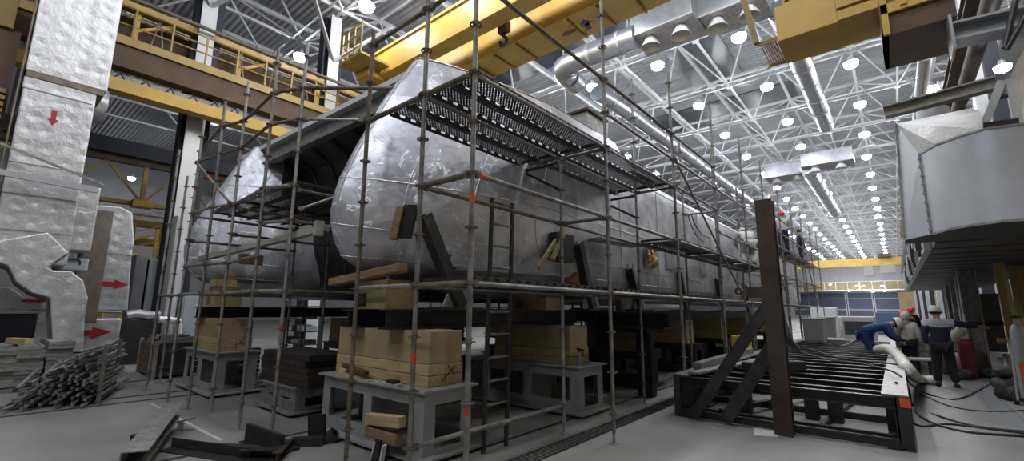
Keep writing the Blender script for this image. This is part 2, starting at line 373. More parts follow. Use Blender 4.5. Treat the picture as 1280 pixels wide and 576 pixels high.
# floor: flush steel rails, cable-grating strip and a worn white line
for k, (x, wd, nm) in enumerate(((-10.35, .05, 'trim_20'), (-10.95, .05, 'trim_21'), (-13.1, .05, 'trim_22'), (-6.2, .035, 'trim_23'), (-3.95, .03, 'trim_24'))):
    struct(MB().box(x-wd, x+wd, -4, 45, 0, .004).build(nm, M['ground_dark']))
gr = MB().box(-3.42, -3.40, 1, 26, 0, .006).box(-3.18, -3.16, 1, 26, 0, .006)
for i in range(420): gr.box(-3.42, -3.16, 1+i*.06, 1+i*.06+.022, 0, .006)
struct(gr.build('trim_25', M['dark_steel']))
struct(MB().box(-9.97, -6.6, 2.25, 2.30, 0, .004).build('trim_26', mat('floor_paint', (.62, .62, .60), .6, 0, .3, 12)))
struct(MB().box(1.05, 1.32, 9.5, 26, 0, .008).box(1.36, 1.42, 9.5, 26, 0, .01).build('trim_27', M['galv']))

# ================================================================== ROOF: double-layer space frame
LX = [-.45 - 3.77*k for k in range(-1, 11)]           # lamp rows / lower chord bays
NX = [x + 1.885 for x in LX] + [LX[-1] - 1.885]; NX.sort()
TY = [3 + 6*k for k in range(24)]
ZB, ZT = 14.6, 16.6
r_web = MB()
for ti, y in enumerate(TY):
    t = thing('roof_truss', 'white tubular roof truss across the hall, %s one in from the camera end' % ordn(ti), 'roof truss', (-16, y, ZB), 'roof trusses of the hall')
    MB().bar((NX[0], y, ZB), (NX[-1], y, ZB), .12, .12).build('lower_chord', M['truss_white'], t)
    MB().bar((NX[0], y+3, ZT), (NX[-1], y+3, ZT), .14, .14).build('upper_chord', M['truss_white'], t)
    for x in NX:
        if y + 6 <= TY[-1] + 6: MB().bar((x, y, ZB), (x, y+6, ZB), .1, .1).build('lower_tie', M['truss_white'], t)
    for x in LX: MB().bar((x, y+3, ZT), (x, y+9, ZT), .16, .2).build('purlin', M['truss_white'], t)
    for i, x in enumerate(NX):
        d = MB()
        for dx in (-1.885, 1.885):
            for dy in (-3, 3):
                if NX[0]-.1 <= x+dx <= NX[-1]+.1: d.tube((x, y, ZB), (x+dx, y+dy, ZT), .05, 6, caps=False)
        d.box(x-.14, x+.14, y-.14, y+.14, ZB-.14, ZB+.14)
        d.build('web_members', M['truss_white'], t)
    # secondary lamp rail hung below the chord
    MB().bar((NX[0], y-.55, ZB-.05), (NX[-1], y-.55, ZB-.05), .06, .06).build('cable_tray', M['truss_white'], t)

# ================================================================== LAMPS
def make_lamp():
    t = thing('bay_lamp', '', 'lamp', (0, 0, 0), 'lamps under the roof')
    MB().tube((0,0,.34), (0,0,.62), .02, 6).build('hanger', M['galv'], t)
    MB().lathe([(0,.36),(.09,.36),(.12,.30),(.14,.20),(.30,.05),(.33,.03),(.30,.025),(.12,.17),(0,.2)], (0,0,0), 18).build('reflector', M['white_metal'], t, smooth=True)
    MB().lathe([(.20,.03),(.29,-.03),(.29,-.10),(.24,-.18),(.14,-.23),(0,-.25)], (0,0,0), 18).build('lens', M['lamp_glow'], t, smooth=True)
    return t
lamp0 = make_lamp(); first = True
ROWN = {-1: 'fifth', 0: 'row beside the gallery', }
def lab(ri, ti):
    rows = ['row over the machines', 'row over the people', 'row over the steel frame', 'row over the scaffold', 'row over the silver hull', 'row over the hull gap', 'row beyond the crane walkway']
    return 'glowing white roof lamp, %s from the camera end in the %s' % (ordn(ti), rows[ri])
for ri, x in enumerate(LX[:6] + [-21.4]):
    ti = 0
    for y in TY:
        if y < 8: continue
        if ri == 0 and y > 40: continue
        if ri >= 5 and y > 40: continue
        lx = 2.9 if ri == 0 else x
        o = lamp0 if first else dup(lamp0)
        first = False
        o.location = (lx + random.uniform(-.1, .1), y + random.uniform(-.1, .1), ZB - .65); o['label'] = lab(ri, ti); ti += 1
for y in (3, -3, -9):     # lamps of the hall behind the camera
    for x in (-.45, -4.22, -7.99): dup(lamp0, (x, y, ZB - .65), label='roof lamp of the hall behind the viewpoint', group='lamps behind the viewpoint')
# lamps of the neighbouring bay beyond the crane walkway
for k, (x, y) in enumerate(((-45.4, 8.85), (-57.1, 9.0), (-35.9, 9.1))):
    dup(lamp0, (x, y, 14.25), label='bright lamp in the neighbouring bay %s' % ('behind the yellow lattice girder', 'between the foil duct and the white column', 'beside the top of the white column')[k])
for k, (px, py) in enumerate(((1038,355),(1061,363),(1071,357),(1079,357),(1091,364),(1103,357),(1106,363))):
    p = ony(px, py, Y1-4.2); g_ = dup(lamp0, (p.x, Y1-4.2, p.z), label='lamp over the far gallery, %s along from the scaffold end' % ORD[k], group='lamps over the far gallery'); g_.scale = (1.0, 1.0, .6)
p = ony(1253, 84, 15); gl_ = dup(lamp0, p, label='glaring lamp among the pipes above the galvanised hood'); gl_.scale = (.5, .5, .5)

# ================================================================== ROUND AIR DUCTS UNDER THE ROOF
def round_duct(name, label, pts, r, bands):
    t = thing(name, label, 'air duct', pts[0])
    b = MB().path(bez(pts, 26) if len(pts) > 2 else pts, r, 18).mat(1)
    P = [Vector(p) for p in pts]
    for i in range(len(P)-1):
        n = max(1, int((P[i+1]-P[i]).length/bands))
        for k in range(n):
            q = P[i].lerp(P[i+1], (k+.5)/n); d = (P[i+1]-P[i]).normalized(); b.ring(q - d*.06, q + d*.06, r+.03, r-.01, 18)
    b.build('pipe', [M['duct_metal'], M['galv_dull']], t, smooth=True)
    return t
a = onz(700, 84, 13.4); b_ = onz(800, 50, 13.4)
round_duct('roof_air_duct', 'round silver air duct with an elbow behind the yellow crane girder', [(b_.x, a.y, 13.4), (a.x+1, a.y, 13.4), (a.x-.1, a.y+.4, 13.4), (a.x-.3, a.y+2, 13.4)], .52, 1.2)
round_duct('roof_air_duct', 'long silver air duct running along under the roof over the scaffold', [(-11.2, 20.4, 13.2), (-11.1, 26, 13.3), (-10.9, 60, 13.4)], .42, 2)
a = onz(985, 40, 13.6)
round_duct('roof_air_duct', 'straight silver air duct below the yellow crane platform', [(a.x, 19.5, 13.6), (a.x+.05, 26, 13.6), (a.x+.1, 34.6, 13.6)], .45, 1.8)
round_duct('roof_air_duct', 'silver air duct with square outlets far along the hall roof', [(-4.4, 43, 13.4), (-4.4, 50, 13.4), (-4.4, 66, 13.4)], .6, 2.4)
# square plenum boxes with cone diffusers
def plenum(x, y, z, lx, ly, lz, label):
    t = thing('duct_plenum', label, 'air duct', (x, y, z))
    MB().box(x-lx/2, x+lx/2, y-ly/2, y+ly/2, z, z+lz).build('plenum_box', M['duct_metal'], t, bevel=.02)
    for s in (-.25, .25):
        MB().lathe([(.16,0),(.42,-.5),(.40,-.5),(.14,0)], (x+lx*s, y-ly*.2, z), 16).build('cone_outlet', M['white_metal'], t, smooth=True)
    MB().bar((x-lx/2-.02, y, z-.03), (x+lx/2+.02, y, z-.03), ly+.06, .06).build('flange', M['galv_dull'], t)
    return t
p = onz(835, 36, 13.6); plenum(p.x, p.y, 13.3, 2.6, 1.9, 1.3, 'grey duct box with cone outlets at the end of the elbow duct')
p = onz(905, 22, 13.6); plenum(p.x+.4, p.y, 13.5, 2.4, 1.7, 1.2, 'pale square duct box with cone outlets beside a yellow bracket')
p = onz(985, 222, 13.2); plenum(p.x, p.y, 13.2, 3.2, 2.2, 1.0, 'dark square duct box far along the roof')
p = onz(1035, 207, 13.2); plenum(p.x, p.y, 13.2, 3.4, 2.2, 1.0, 'wide duct box far along the roof beside the machine wall')

# ================================================================== COLUMNS OF THE HALL
def column(x, y, label, zt=ZB):
    t = thing('hall_column', label, 'column', (x, y, 0), 'columns along the crane walkway')
    sg = -1 if x > 0 else 1
    MB().box(x+.2*sg-.03, x+.2*sg+.03, y-.24, y+.24, 0, zt).build('flange', M['white_metal'], t)
    MB().box(x-.2, x+.2, y-.02, y+.02, 0, zt).build('web', M['white_metal'], t)
    MB().box(min(x-.15*sg, x-.6*sg), max(x-.15*sg, x-.6*sg), y-.32, y+.55, 0, zt).build('cladding', M['blue_steel'], t)
    for d in (-1, 1): MB().bar((x+.2*sg, y, zt-2.2), (x+1.6*sg, y+d*2.0, zt), .12, .12).build('head_brace', M['galv'], t)
    MB().box(x-.7, x+.35, y-.4, y+.4, 0, .05).build('base_plate', M['dark_steel'], t)
    return t
for k, (y, w) in enumerate(((4.0, 'behind the far scaffold tower'), (8.45, 'behind the end of the crane bridge'), (16, 'hidden by the far hull'))):
    if k == 2: continue
    column(-18.2, y*18.2/17, 'tall white and dark blue steel column %s' % w)
for k, y in enumerate((24, 34, 46, 60, 80, 100, 125)):
    column(3.4, y, 'steel hall column by the machine wall, %s from the camera end' % ORD[k])

# ================================================================== CRANE RUNWAY WITH WALKWAY (along the columns)
XW = -17.
rw = thing('crane_runway', 'yellow crane runway girder with railed walkway high above the foil ducts', 'crane runway', (XW, 2, 7.5))
MB().box(XW-.5, XW-.05, -2, 30, 8.72, 9.55).build('girder', M['brown_steel'], rw)
MB().box(XW-.55, XW, -2, 30, 9.55, 9.68).box(XW-.02, XW+.03, -2, 30, 9.42, 9.68).build('walkway_edge', M['yellow_pale'], rw)
MB().box(XW-1.7, XW-.5, -2, 30, 9.5, 9.56).build('walkway_deck', M['brown_steel'], rw)
MB().box(XW-.35, XW+.1, -2, 30, 7.9, 8.28).build('lower_girder', M['yellow'], rw)
MB().box(XW-.45, XW-.35, -2, 30, 8.28, 8.6).build('service_rail', M['galv_dull'], rw)
for z in (10.66, 10.36, 10.06): MB().tube((XW, -2, z), (XW, 30, z), .024, 6).build('handrail', M['yellow_pale'], rw)
for y in np.arange(-1.6, 30, .95): MB().bar((XW, y, 9.7), (XW, y, 10.68), .05, .06).build('railing_post', M['yellow_pale'], rw)
MB().box(XW-1.5, XW-1.2, -2, 30, 11.25, 11.5).build('upper_girder', M['yellow_pale'], rw)
MB().tube((XW-.7, -2, 11.35), (XW-.7, 30, 11.35), .07, 8).build('top_pipe', M['scaf_rust'], rw, smooth=True)
MB().box(XW-2.1, XW-2, -2, 30, 9.6, 11.3).build('back_plate', M['brown_steel'], rw)
for i, y in enumerate(np.arange(.5, 16, 1.25)):
    MB().bar((XW-1.3, y, 11.3), (XW-1.0, y+.2, 9.6), .03, .03).bar((XW-1.3, y, 11.3), (XW-.9, y-.3, 9.6), .03, .03).build('hanger_rod', M['galv_dull'], rw)
for y in np.arange(2.4, 16, 3.1): MB().bar((XW-1.35, y, 9.6), (XW-1.35, y, 11.3), .16, .16).bar((XW-1.35, y, 10.6), (XW-1.35, y+1.0, 11.25), .1, .1).build('strut', M['yellow'], rw)
for i in range(8):     # drooping festoon cables under the lower girder
    y = .8 + i*.62; MB().path(bez([(XW, y, 8.5), (XW+.02, y+.3, 8.12), (XW, y+.62, 8.45)], 10), .022, 6).build('festoon_cable', M['cable'], rw)

# far runway of the neighbouring bay: lattice girder
XF = -25.
lt = thing('lattice_girder', 'yellow lattice crane girder beyond the white column', 'crane girder', (XF, 0, 5.8))
MB().box(XF-.15, XF+.15, -3, 14, 7.75, 8.05).build('upper_chord', M['brown_steel'], lt)
MB().box(XF-.3, XF+.3, -3, 14, 8.05, 8.7).build('rail_beam', M['blue_steel'], lt)
MB().box(XF-.2, XF+.2, -3, 14, 5.97, 6.12).build('lower_chord', M['yellow_pale'], lt)
for k, y in enumerate(np.arange(-1.0, 14, 2.7)):
    MB().bar((XF, y, 6.1), (XF, y, 7.8), .16, .16).bar((XF, y, 6.1), (XF, y+1.35, 7.8), .09, .09).bar((XF, y+2.7, 6.1), (XF, y+1.35, 7.8), .09, .09).build('bracing', M['yellow_pale'], lt)
    MB().box(XF-.25, XF+.35, y-.35, y+.35, 5.9, 6.2).build('node_plate', M['yellow'], lt)
for z in (5.1, 4.3): 
    MB().box(XF-.4, XF+.1, -3, 14, z, z+.25).build('service_gallery', M['yellow_dark'], lt)
for y in np.arange(-2, 14, .9): MB().bar((XF+.1, y, 3.3), (XF+.1, y, 5.2), .06, .06).build('gallery_post', M['yellow_pale'], lt)
MB().tube((XF+.4, -3, 5.55), (XF+.4, 14, 5.55), .07, 8).build('service_pipe', M['galv'], lt)
st = thing('yellow_stair', 'yellow zigzag access stair behind the foil duct', 'stair', (-24, 4, 0))
for k in range(7):
    z = .4 + k*.62; yy = 3.8 + .5*(k % 2)
    MB().bar((-24, 3.6, z), (-24, 4.9, z+.6), .9, .08).build('flight', M['yellow'], st)
    MB().bar((-23.6, 3.6, z+.9), (-23.6, 4.9, z+1.5), .05, .05).build('stair_rail', M['yellow_pale'], st)
for y in (3.5, 5.0): MB().box(-24.5, -24.4, y-.05, y+.05, 0, 5).box(-23.6, -23.5, y-.05, y+.05, 0, 5).build('stair_post', M['yellow'], st)

# ================================================================== BRIDGE CRANE across the hall
YB = 10.0
br = thing('bridge_crane', 'yellow double girder bridge crane high above the silver hull', 'bridge crane', (-8, YB, 9.2))
def girder(y0, y1, z0, z1, nm, m1, m2):
    g = MB().box(-16.2, 2.4, y0, y1, z0+.14, z1).build('girder', m1, br)
    MB().box(-16.0, 2.3, y0-.07, y1+.07, z0, z0+.14).box(-16.2, 2.4, y0-.06, y1+.06, z1, z1+.1).build('girder_flange', m2, g)
    return g
p1 = ony(520, 72, YB)      # front lower edge of the near girder
p2 = ony(469, 70, YB)
zb, zt = p1.z, p2.z
yy = onz(637, 24, zb).y
girder(YB, max(yy, YB+.5), zb, zt, 'near', M['yellow'], M['yellow'])
q = onz(620, 91, zb-.1); q2 = onz(845, 0, zb-.1)
YG = (q.y+q2.y)/2
girder(YG-1.25, YG, zb-.1, zt-.1, 'far', M['yellow'], M['yellow'])
for x in np.arange(-14, 2, 1.1): MB().box(x, x+.05, YG-1.25, YG+.06, zb-.18, zb-.1).build('stiffener', M['yellow_dark'], br)
MB().box(-16.6, -15.7, YB-.6, YG+.6, zb-.1, zb+.5).build('end_carriage', M['yellow'], br)
pl = MB().box(-16.6, -15.0, YB-1.4, YB-.05, zb+.2, zb+.3)
pl.build('end_platform', M['yellow_pale'], br)
for x in (-16.5, -16.1, -15.6, -15.1):
    MB().bar((x, YB-1.35, zb+.3), (x, YB-1.35, zt+.5), .05, .05).build('platform_post', M['yellow_pale'], br)
for z in (.6, 1.1, 1.6): MB().bar((-16.5, YB-1.35, zb+z), (-15.1, YB-1.35, zb+z), .05, .05).build('platform_rail', M['yellow_pale'], br)
MB().box(-9, 2, YB+.75, YB+.9, zb+.25, zb+.5).build('trolley_rail', M['galv_dull'], br)
# arrows painted on the underside flange of the far girder (direction marks)
def arrow(px, py, col, ang, L=.62, W=.20):
    p = onz(px, py, zb-.1); d = Vector((math.cos(ang), math.sin(ang), 0)); s = Vector((-d.y, d.x, 0)); z = Vector((0, 0, -.012))
    pts = [p - d*L/2 + s*W*.45, p + d*L*.05 + s*W*.45, p + d*L*.05 + s*W, p + d*L/2, p + d*L*.05 - s*W, p + d*L*.05 - s*W*.45, p - d*L/2 - s*W*.45]
    MB().prism([q + z for q in pts], z*.3).build('direction_arrow', col, br)
arrow(712, 40, M['red_paint'], PI, .75, .16); arrow(724, 35, M['yellow_arrow'], PI/2+.2, .6, .22); arrow(733, 30, M['purple'], -PI/2+.2, .6, .22); arrow(745, 25, M['galv_dull'], 0, .8, .14)
# hook on its ropes
hp = ony(630, 43, YB+1.0); hp.z -= .1
hk = thing('crane_hook', 'black crane hook hanging between the yellow girders', 'hook', hp)
MB().box(hp.x-.22, hp.x+.22, hp.y-.12, hp.y+.12, hp.z+.15, hp.z+.55).build('hook_block', M['brown_steel'], hk, bevel=.03)
MB().path(bez([hp + Vector(v) for v in ((0,0,.2),(0,0,.02),(.12,0,-.12),(.06,0,-.30),(-.12,0,-.28),(-.18,0,-.12))], 24), .06, 8, None).build('hook', M['black_steel'], hk, smooth=True)
MB().tube(hp + Vector((-.12,0,.5)), hp + Vector((-.12,0,2.2)), .018, 6).tube(hp + Vector((.12,0,.5)), hp + Vector((.12,0,2.2)), .018, 6).build('rope', M['cable'], hk)

# far crane at the end of the hall
fc = thing('far_bridge_crane', 'distant yellow bridge crane in front of the far end wall', 'bridge crane', (-6, 98, 9.3))
MB().box(-16.2, 2.4, 98, 99, 9.35, 10.7).build('girder', M['yellow'], fc)
MB().box(-1.4, .3, 97, 100, 10.7, 11.3).build('trolley', M['brown_steel'], fc)
MB().box(-3.4, -2.2, 96.8, 98, 7.6, 9.35).box(-1.2, .6, 97, 98, 8.0, 9.35).build('operator_cabin', M['galv_dull'], fc)
# near crane platform at the machine side
YP = 8.
pf = thing('crane_platform', 'yellow crane platform with hazard striped end above the hood', 'crane platform', (0, YP, 5.3))
a = ony(972, 52, YP); b2 = ony(1048, 33, YP); c2 = ony(1108, 18, YP)
MB().box(a.x, b2.x, YP, YP+.9, a.z, a.z+.62).build('girder_end', M['yellow'], pf, bevel=.01)
gg = MB()
for k in range(5): gg.box(b2.x, .62, YP-.02, YP+.9, a.z+.02+k*.2, a.z+.17+k*.2)
gg.build('ribbed_panel', M['yellow'], pf)
MB().box(a.x+.12, b2.x, YP+.02, YP+.8, a.z+.62, a.z+1.3).build('hazard_board', M['yellow'], pf)
hz = MB()
for k in range(6):
    x = a.x+.15+k*.11
    hz.prism([(x, YP+.005, a.z+.66), (x+.05, YP+.005, a.z+.66), (x+.28, YP+.005, a.z+1.25), (x+.23, YP+.005, a.z+1.25)], (0, .02, 0))
hz.build('hazard_stripes', M['ground_dark'], pf)
gt = MB()
for k in range(8): gt.box(a.x-.26+k*.035, a.x-.24+k*.035, YP, YP+.9, a.z+.05, a.z+.08)
gt.box(a.x-.3, a.x, YP, YP+.03, a.z+.03, a.z+.1).box(a.x-.3, a.x, YP+.87, YP+.9, a.z+.03, a.z+.1)
gt.build('grating', M['yellow_pale'], pf)
MB().bar((a.x-.3, YP, a.z+.08), (a.x-.55, YP+.1, a.z+1.6), .09, .09).build('bracket', M['yellow_dark'], pf)
e = ony(1106, 66, YP); g2 = ony(1186, 46, YP)
x0, x1 = e.x, g2.x+.05; z0 = e.z
MB().box(x0, x1, YP-.5, YP+.6, z0, z0+.30).build('cabin_floor', M['brown_steel'], pf)
fr = MB().box(x0, x1, YP-.55, YP-.48, z0+.30, z0+.44).box(x0, x1, YP-.55, YP-.48, z0+.66, z0+.72).box(x0, x0+.07, YP-.55, YP-.48, z0, z0+1.6).box(x1-.05, x1, YP-.55, YP-.48, z0+.3, z0+1.6)
fr.box(x0+.2, x0+.27, YP-.57, YP-.48, z0+.35, z0+1.6).build('cabin_frame', M['yellow'], pf)
MB().box(x0, x0+.05, YP-.5, YP+.6, z0, z0+1.5).build('cabin_side', M['yellow_dark'], pf)
MB().box(x0+.4, x1-.1, YP-.2, YP+.5, z0+.31, z0+1.5).build('winch_housing', M['brown_steel'], pf)
# ================================================================== THE SILVER HULL: two pontoons and a bridging deck
SX = -.35            # stem lies a little inside the pontoon centre line
_Z = [1.83, 1.93, 2.03, 2.13, 2.17, 2.30, 2.49, 2.68, 2.88, 3.10, 3.34, 3.62, 3.92, 4.21, 4.40, 4.56, 4.74, 4.91, 5.10, 5.28, 5.46]
_Y = [5.2, 4.55, 4.05, 3.70, 3.30, 3.07, 2.95, 2.89, 2.87, 2.90, 2.96, 3.07, 3.20, 3.34, 3.43, 3.50, 3.58, 3.66, 3.78, 3.88, 3.98]
_W = [.72, .84, .92, .97, .98, 1, 1, 1, 1, 1, 1, 1, 1, 1, 1, .92, .84, .76, .67, .58, .50]
ZS, YS, WS = _Z, _Y, _W
YE = 30.6
hull = thing('vessel_hull', 'huge unpainted aluminium twin hull on grey stands behind the scaffold', 'ship hull', (-8, 3, 1.8))
def section(cx, i, nose=36):
    """plan outline at one height: inner side, sharp-ish stem, nearly flat bow flank, long straight outer side"""
    z, ys, w = ZS[i], YS[i], WS[i]; pts = []; sg = 1
    back = [YE, 26, 22, 18, 14, 11, 9, 7.6]
    if z > 4.42: back = [min(y, 9.2 - .004*k) for k, y in enumerate(back[::-1])][::-1]      # the raised forepart ends here
    for y in back: pts.append(Vector((cx - w, y, z)))
    S = Vector((cx + SX*min(1, w+.1), ys, z)); q = []
    def bz(a, c, b, n): return [(a*(1-t)**2 + c*2*t*(1-t) + b*t*t) for t in [k/n for k in range(n+1)]]
    inn = bz(Vector((cx - w, ys + 1.7, z)), Vector((cx - w, ys + .45, z)), S + Vector((-.10, .045, 0)), nose//2 - 3)
    rim = bz(S + Vector((-.10, .045, 0)), S + Vector((-.02, -.02, 0)), S + Vector((.08, .05, 0)), 4)
    k = w - SX*min(1, w+.1)
    out = bz(S + Vector((.08, .05, 0)), S + Vector((.62*k, .72, 0)), Vector((cx + w, ys + 2.7, z)), nose//2 - 1)
    pts += inn + rim[1:] + out[1:]
    for y in back[::-1]: pts.append(Vector((cx + w, y, z)))
    return pts
def pontoon(cx, nm):
    rows = [section(cx, i) for i in range(len(ZS))]
    m = MB().grid(rows)
    for rw_, flip in ((rows[0], 1), (rows[-1], 0)):
        n = len(rw_)
        a = rw_[:n//2]; b = rw_[::-1][:n//2]
        m.grid([a, b])
    n = len(rows[0]); m.add([r[0] for r in rows] + [r[-1] for r in rows], [(i, i+1, len(rows)+i+1, len(rows)+i) for i in range(len(rows)-1)])
    o = m.build(nm, M['hull'], hull, smooth=True, flat_angle=35)
    return o
pr = pontoon(-5.1, 'pontoon'); pl_ = pontoon(-11.3, 'pontoon')
def on_surface(cx, z, k, off=.004):
    """a point on the pontoon at height z and column k (float) of the section"""
    i = max(j for j in range(len(ZS)-1) if ZS[j] <= z + 1e-6); f = (z - ZS[i])/(ZS[i+1]-ZS[i])
    a = section(cx, i); b = section(cx, i+1); j = int(min(k, len(a)-2)); g = k - j
    p = a[j].lerp(a[j+1], g).lerp(b[j].lerp(b[j+1], g), f)
    c = Vector((cx + .1, max(p.y + .6 if p.y < 6 else p.y, YS[i] + .9), p.z)); d = (p - c); d.z = 0
    return p + d.normalized()*off
for cx in (-5.1, -11.3):
    par = pr if cx == -5.1 else pl_
    def seam(pts, r=.011): MB().path(pts, r, 5).build('weld_seam', M['weld'], par, smooth=True)
    NB_ = len(section(cx, 5)); K = np.arange(23, NB_-1.01, .75)
    for z0, dz in ((3.36, -.12), (2.74, -.22), (4.40, 0.), (2.32, -.12)):
        seam([on_surface(cx, z0 + dz*max(0, (k-23)/18), min(k, NB_-1.1)) for k in K], .008)
    for kk in (26.6, 33, 38.5, 43.6):     # rim line near the stem and upright plate joints
        seam([on_surface(cx, z, kk) for z in np.arange(2.15, 5.44, .12)], .008 if kk > 27 else .012)
    seam([on_surface(cx, 5.45, min(k, NB_-7.2)) for k in np.arange(23, NB_-7, .75)], .014)
    for yk in np.arange(NB_-7.5, NB_-1, 1.1):
        seam([on_surface(cx, z, yk) for z in np.arange(1.95, 4.4, .15)], .008)
# bridging deck with front edge whitened for the light it reflects, grey fascia and dark sloping underside
a = onz(301, 199, 5.46); b = onz(528, 84, 5.46)
y0a, y0b = a.y, b.y
def quad_y(x): return y0a + (y0b - y0a)*(x - a.x)/(b.x - a.x)
m = MB(); vs = []
for z in (5.08, 5.46):
    vs += [(a.x, quad_y(a.x)+.06, z), (b.x, quad_y(b.x)+.06, z), (b.x, 9.2, z), (a.x, 9.2, z)]
m.add(vs, [(0,3,2,1),(4,5,6,7),(0,1,5,4),(1,2,6,5),(2,3,7,6),(3,0,4,7)])
dk = m.build('bridge_deck', M['galv_dull'], hull)
MB().box(-10.5, -5.9, 9.2, YE, 4.1, 4.36).build('main_deck', M['galv_dull'], hull)
MB().box(-10.5, -5.9, 9.12, 9.2, 4.1, 5.46).build('deck_bulkhead', M['galv_dull'], hull)
MB().bar((a.x, y0a, 5.42), (b.x, y0b, 5.42), .16, .10).build('deck_edge', M['paper'], dk, label='front edge of the deck, whitened to stand for reflected light')
MB().bar((a.x+.1, y0a+.1, 5.19), (b.x-.1, y0b+.1, 5.19), .08, .36).bar((a.x+.1, y0a+.05, 5.04), (b.x-.1, y0b+.05, 5.04), .16, .05).build('fascia', M['galv_dull'], dk)
m = MB()
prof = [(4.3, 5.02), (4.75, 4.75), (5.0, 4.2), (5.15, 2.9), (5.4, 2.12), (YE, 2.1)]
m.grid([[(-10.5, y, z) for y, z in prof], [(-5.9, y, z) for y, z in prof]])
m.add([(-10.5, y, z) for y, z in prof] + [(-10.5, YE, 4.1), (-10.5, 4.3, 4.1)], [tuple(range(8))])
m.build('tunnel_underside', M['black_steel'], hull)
for x in np.arange(-10, -6, .8): MB().path([(x, y, z-.05) for y, z in prof[:5]], .035, 4).build('tunnel_stiffener', M['dark_steel'], hull)
# small structures on deck
p = ony(766, 180, 9.0)
MB().box(-5.35, -4.75, 8.2, 9.05, 5.46, 5.95).build('deck_housing', M['galv_dull'], hull, bevel=.02)
MB().box(-5.4, -4.7, 8.15, 9.1, 5.95, 6.0).build('housing_lid', M['rust_beam'], hull)
MB().box(-5.4, -4.7, 14, 26, 4.42, 4.62).build('coaming', M['hull'], hull, bevel=.03)
for y in (10.6, 13.1, 17, 21, 25):
    MB().box(-4.11, -4.06, y, y+.5, 2.6, 3.3).build('hull_patch', M['galv_dull'], pr, bevel=.01)
# crumpled golden foil stuck on the side
_q = onx(806, 334, -4.06); fy, fz = _q.y, _q.z
fm = MB(); rr = random.Random(3); rows = []
for i in range(8):
    rows.append([(-4.06 + rr.uniform(0, .10), fy + .08*k + rr.uniform(-.03, .03), fz + .085*i*(1 - .25*(k % 2)) + rr.uniform(-.03, .03)) for k in range(8)])
fm.grid(rows); fo = fm.build('hull_foil', M['gold_foil'], pr); s = fo.modifiers.new('thick', 'SOLIDIFY'); s.thickness = .01

for k, (pa, pb, pc) in enumerate((((860,268),(872,296),(880,302)), ((864,268),(877,292),(888,298)))):
    o = MB().path(bez([onx(*pa, -4.02), onx((pa[0]+pb[0])/2-2, (pa[1]+pb[1])/2, -4.0), onx(*pb, -4.0), onx(*pc, -4.02)], 20), .014, 6).build('hanging_cable', M['cable'], smooth=True)
    tag(o, '%s black cable drooping over the top edge of the near hull side' % ('outer', 'inner')[k], 'cable')
# ================================================================== SUPPORTS
def stand(x0, x1, y0, y1, label, m=M['grey_paint'], zt=.75, windows=2, group='grey steel bench stands under the hull', side_window=True):
    t = thing('bench_stand', label, 'steel stand', ((x0+x1)/2, (y0+y1)/2, 0), group)
    MB().box(x0-.06, x1+.06, y0-.06, y1+.06, zt-.025, zt).build('top_plate', m, t, bevel=.004)
    fb = MB().box(x0-.12, x1+.12, y0-.12, y1+.12, .04, .065).mat(1)
    for x in (x0, x1-.2): fb.box(x, x+.2, y0-.1, y1+.1, 0, .04)
    fb.build('base_plate', [m, M['dark_steel']], t)
    n = windows; lw = .17; span = (x1-x0-lw)/n
    for nm, y in (('front_panel', y0), ('rear_panel', y1-.02)):
        f = MB().box(x0, x1, y, y+.02, zt-.17, zt-.025).box(x0, x1, y, y+.02, .065, .22)
        for k in range(n+1): f.box(x0+k*span, x0+k*span+lw, y, y+.02, .22, zt-.17)
        f.build(nm, m, t)
    for x in (x0, x1-.02):
        f = MB().box(x, x+.02, y0+.02, y1-.02, zt-.17, zt-.025).box(x, x+.02, y0+.02, y1-.02, .065, .12)
        f.box(x, x+.02, y0+.02, y0+.16, .12, zt-.17).box(x, x+.02, y1-.16, y1-.02, .12, zt-.17)
        f.build('end_panel', m, t)
    for k in range(n+1):
        x = x0+k*span
        if 0 < k < n: MB().box(x+lw/2-.01, x+lw/2+.01, y0+.02, y1-.02, .065, zt-.025).build('rib', m, t)
    return t
def block(x0, x1, y0, y1, z0, z1, label, cross=False, name='timber_block', m=None, grp='timber keel blocks under the hull', two=True):
    t = thing(name, label, 'timber block', ((x0+x1)/2, (y0+y1)/2, z0), grp)
    if two:
        zm = z0 + (z1-z0)*.40
        MB().box(x0+.01, x1-.01, y0+.01, y1-.01, zm, z1).build('wrapped_timber', M['cardboard'], t, bevel=.012)
        h = (zm-z0)/2
        for k in range(2):
            MB().box(x0, x1, y0, (y0+y1)/2-.004, z0+k*h+.002, z0+(k+1)*h-.002).build('beam', M['wood'], t, bevel=.008)
            MB().box(x0, x1, (y0+y1)/2+.004, y1, z0+k*h+.002, z0+(k+1)*h-.002).build('beam', M['wood'], t, bevel=.008)
    else: MB().box(x0, x1, y0, y1, z0, z1).build('beam', m or M['wood'], t, bevel=.01)
    if cross:
        ym = (y0+y1)/2 + .05; zc = z0 + .13; x = x1 + .003
        MB().bar((x, ym-.12, zc-.08), (x, ym+.09, zc+.08), .006, .016, (1,0,0)).bar((x, ym+.08, zc-.02), (x, ym-.03, zc+.10), .006, .016, (1,0,0)).build('cross_mark', M['ground_dark'], t, label='black painted cross on the timber end')
    return t
stand(-6.17, -4.02, 3.34, 4.06, 'grey steel bench stand nearest the corner scaffold pole, timber block on top')
block(-6.1, -4.12, 3.46, 4.0, .751, 1.375, 'timber keel block with a black cross under the near hull nose', True)
stand(-5.95, -3.9, 6.3, 7.05, 'grey steel bench stand behind the ladder, under the near hull side')
block(-5.75, -4.1, 6.38, 6.95, .751, 1.37, 'brown timber keel block behind the ladder', True)
stand(-11.6, -9.75, 3.15, 3.85, 'grey steel bench stand under the far hull nose', zt=.8)
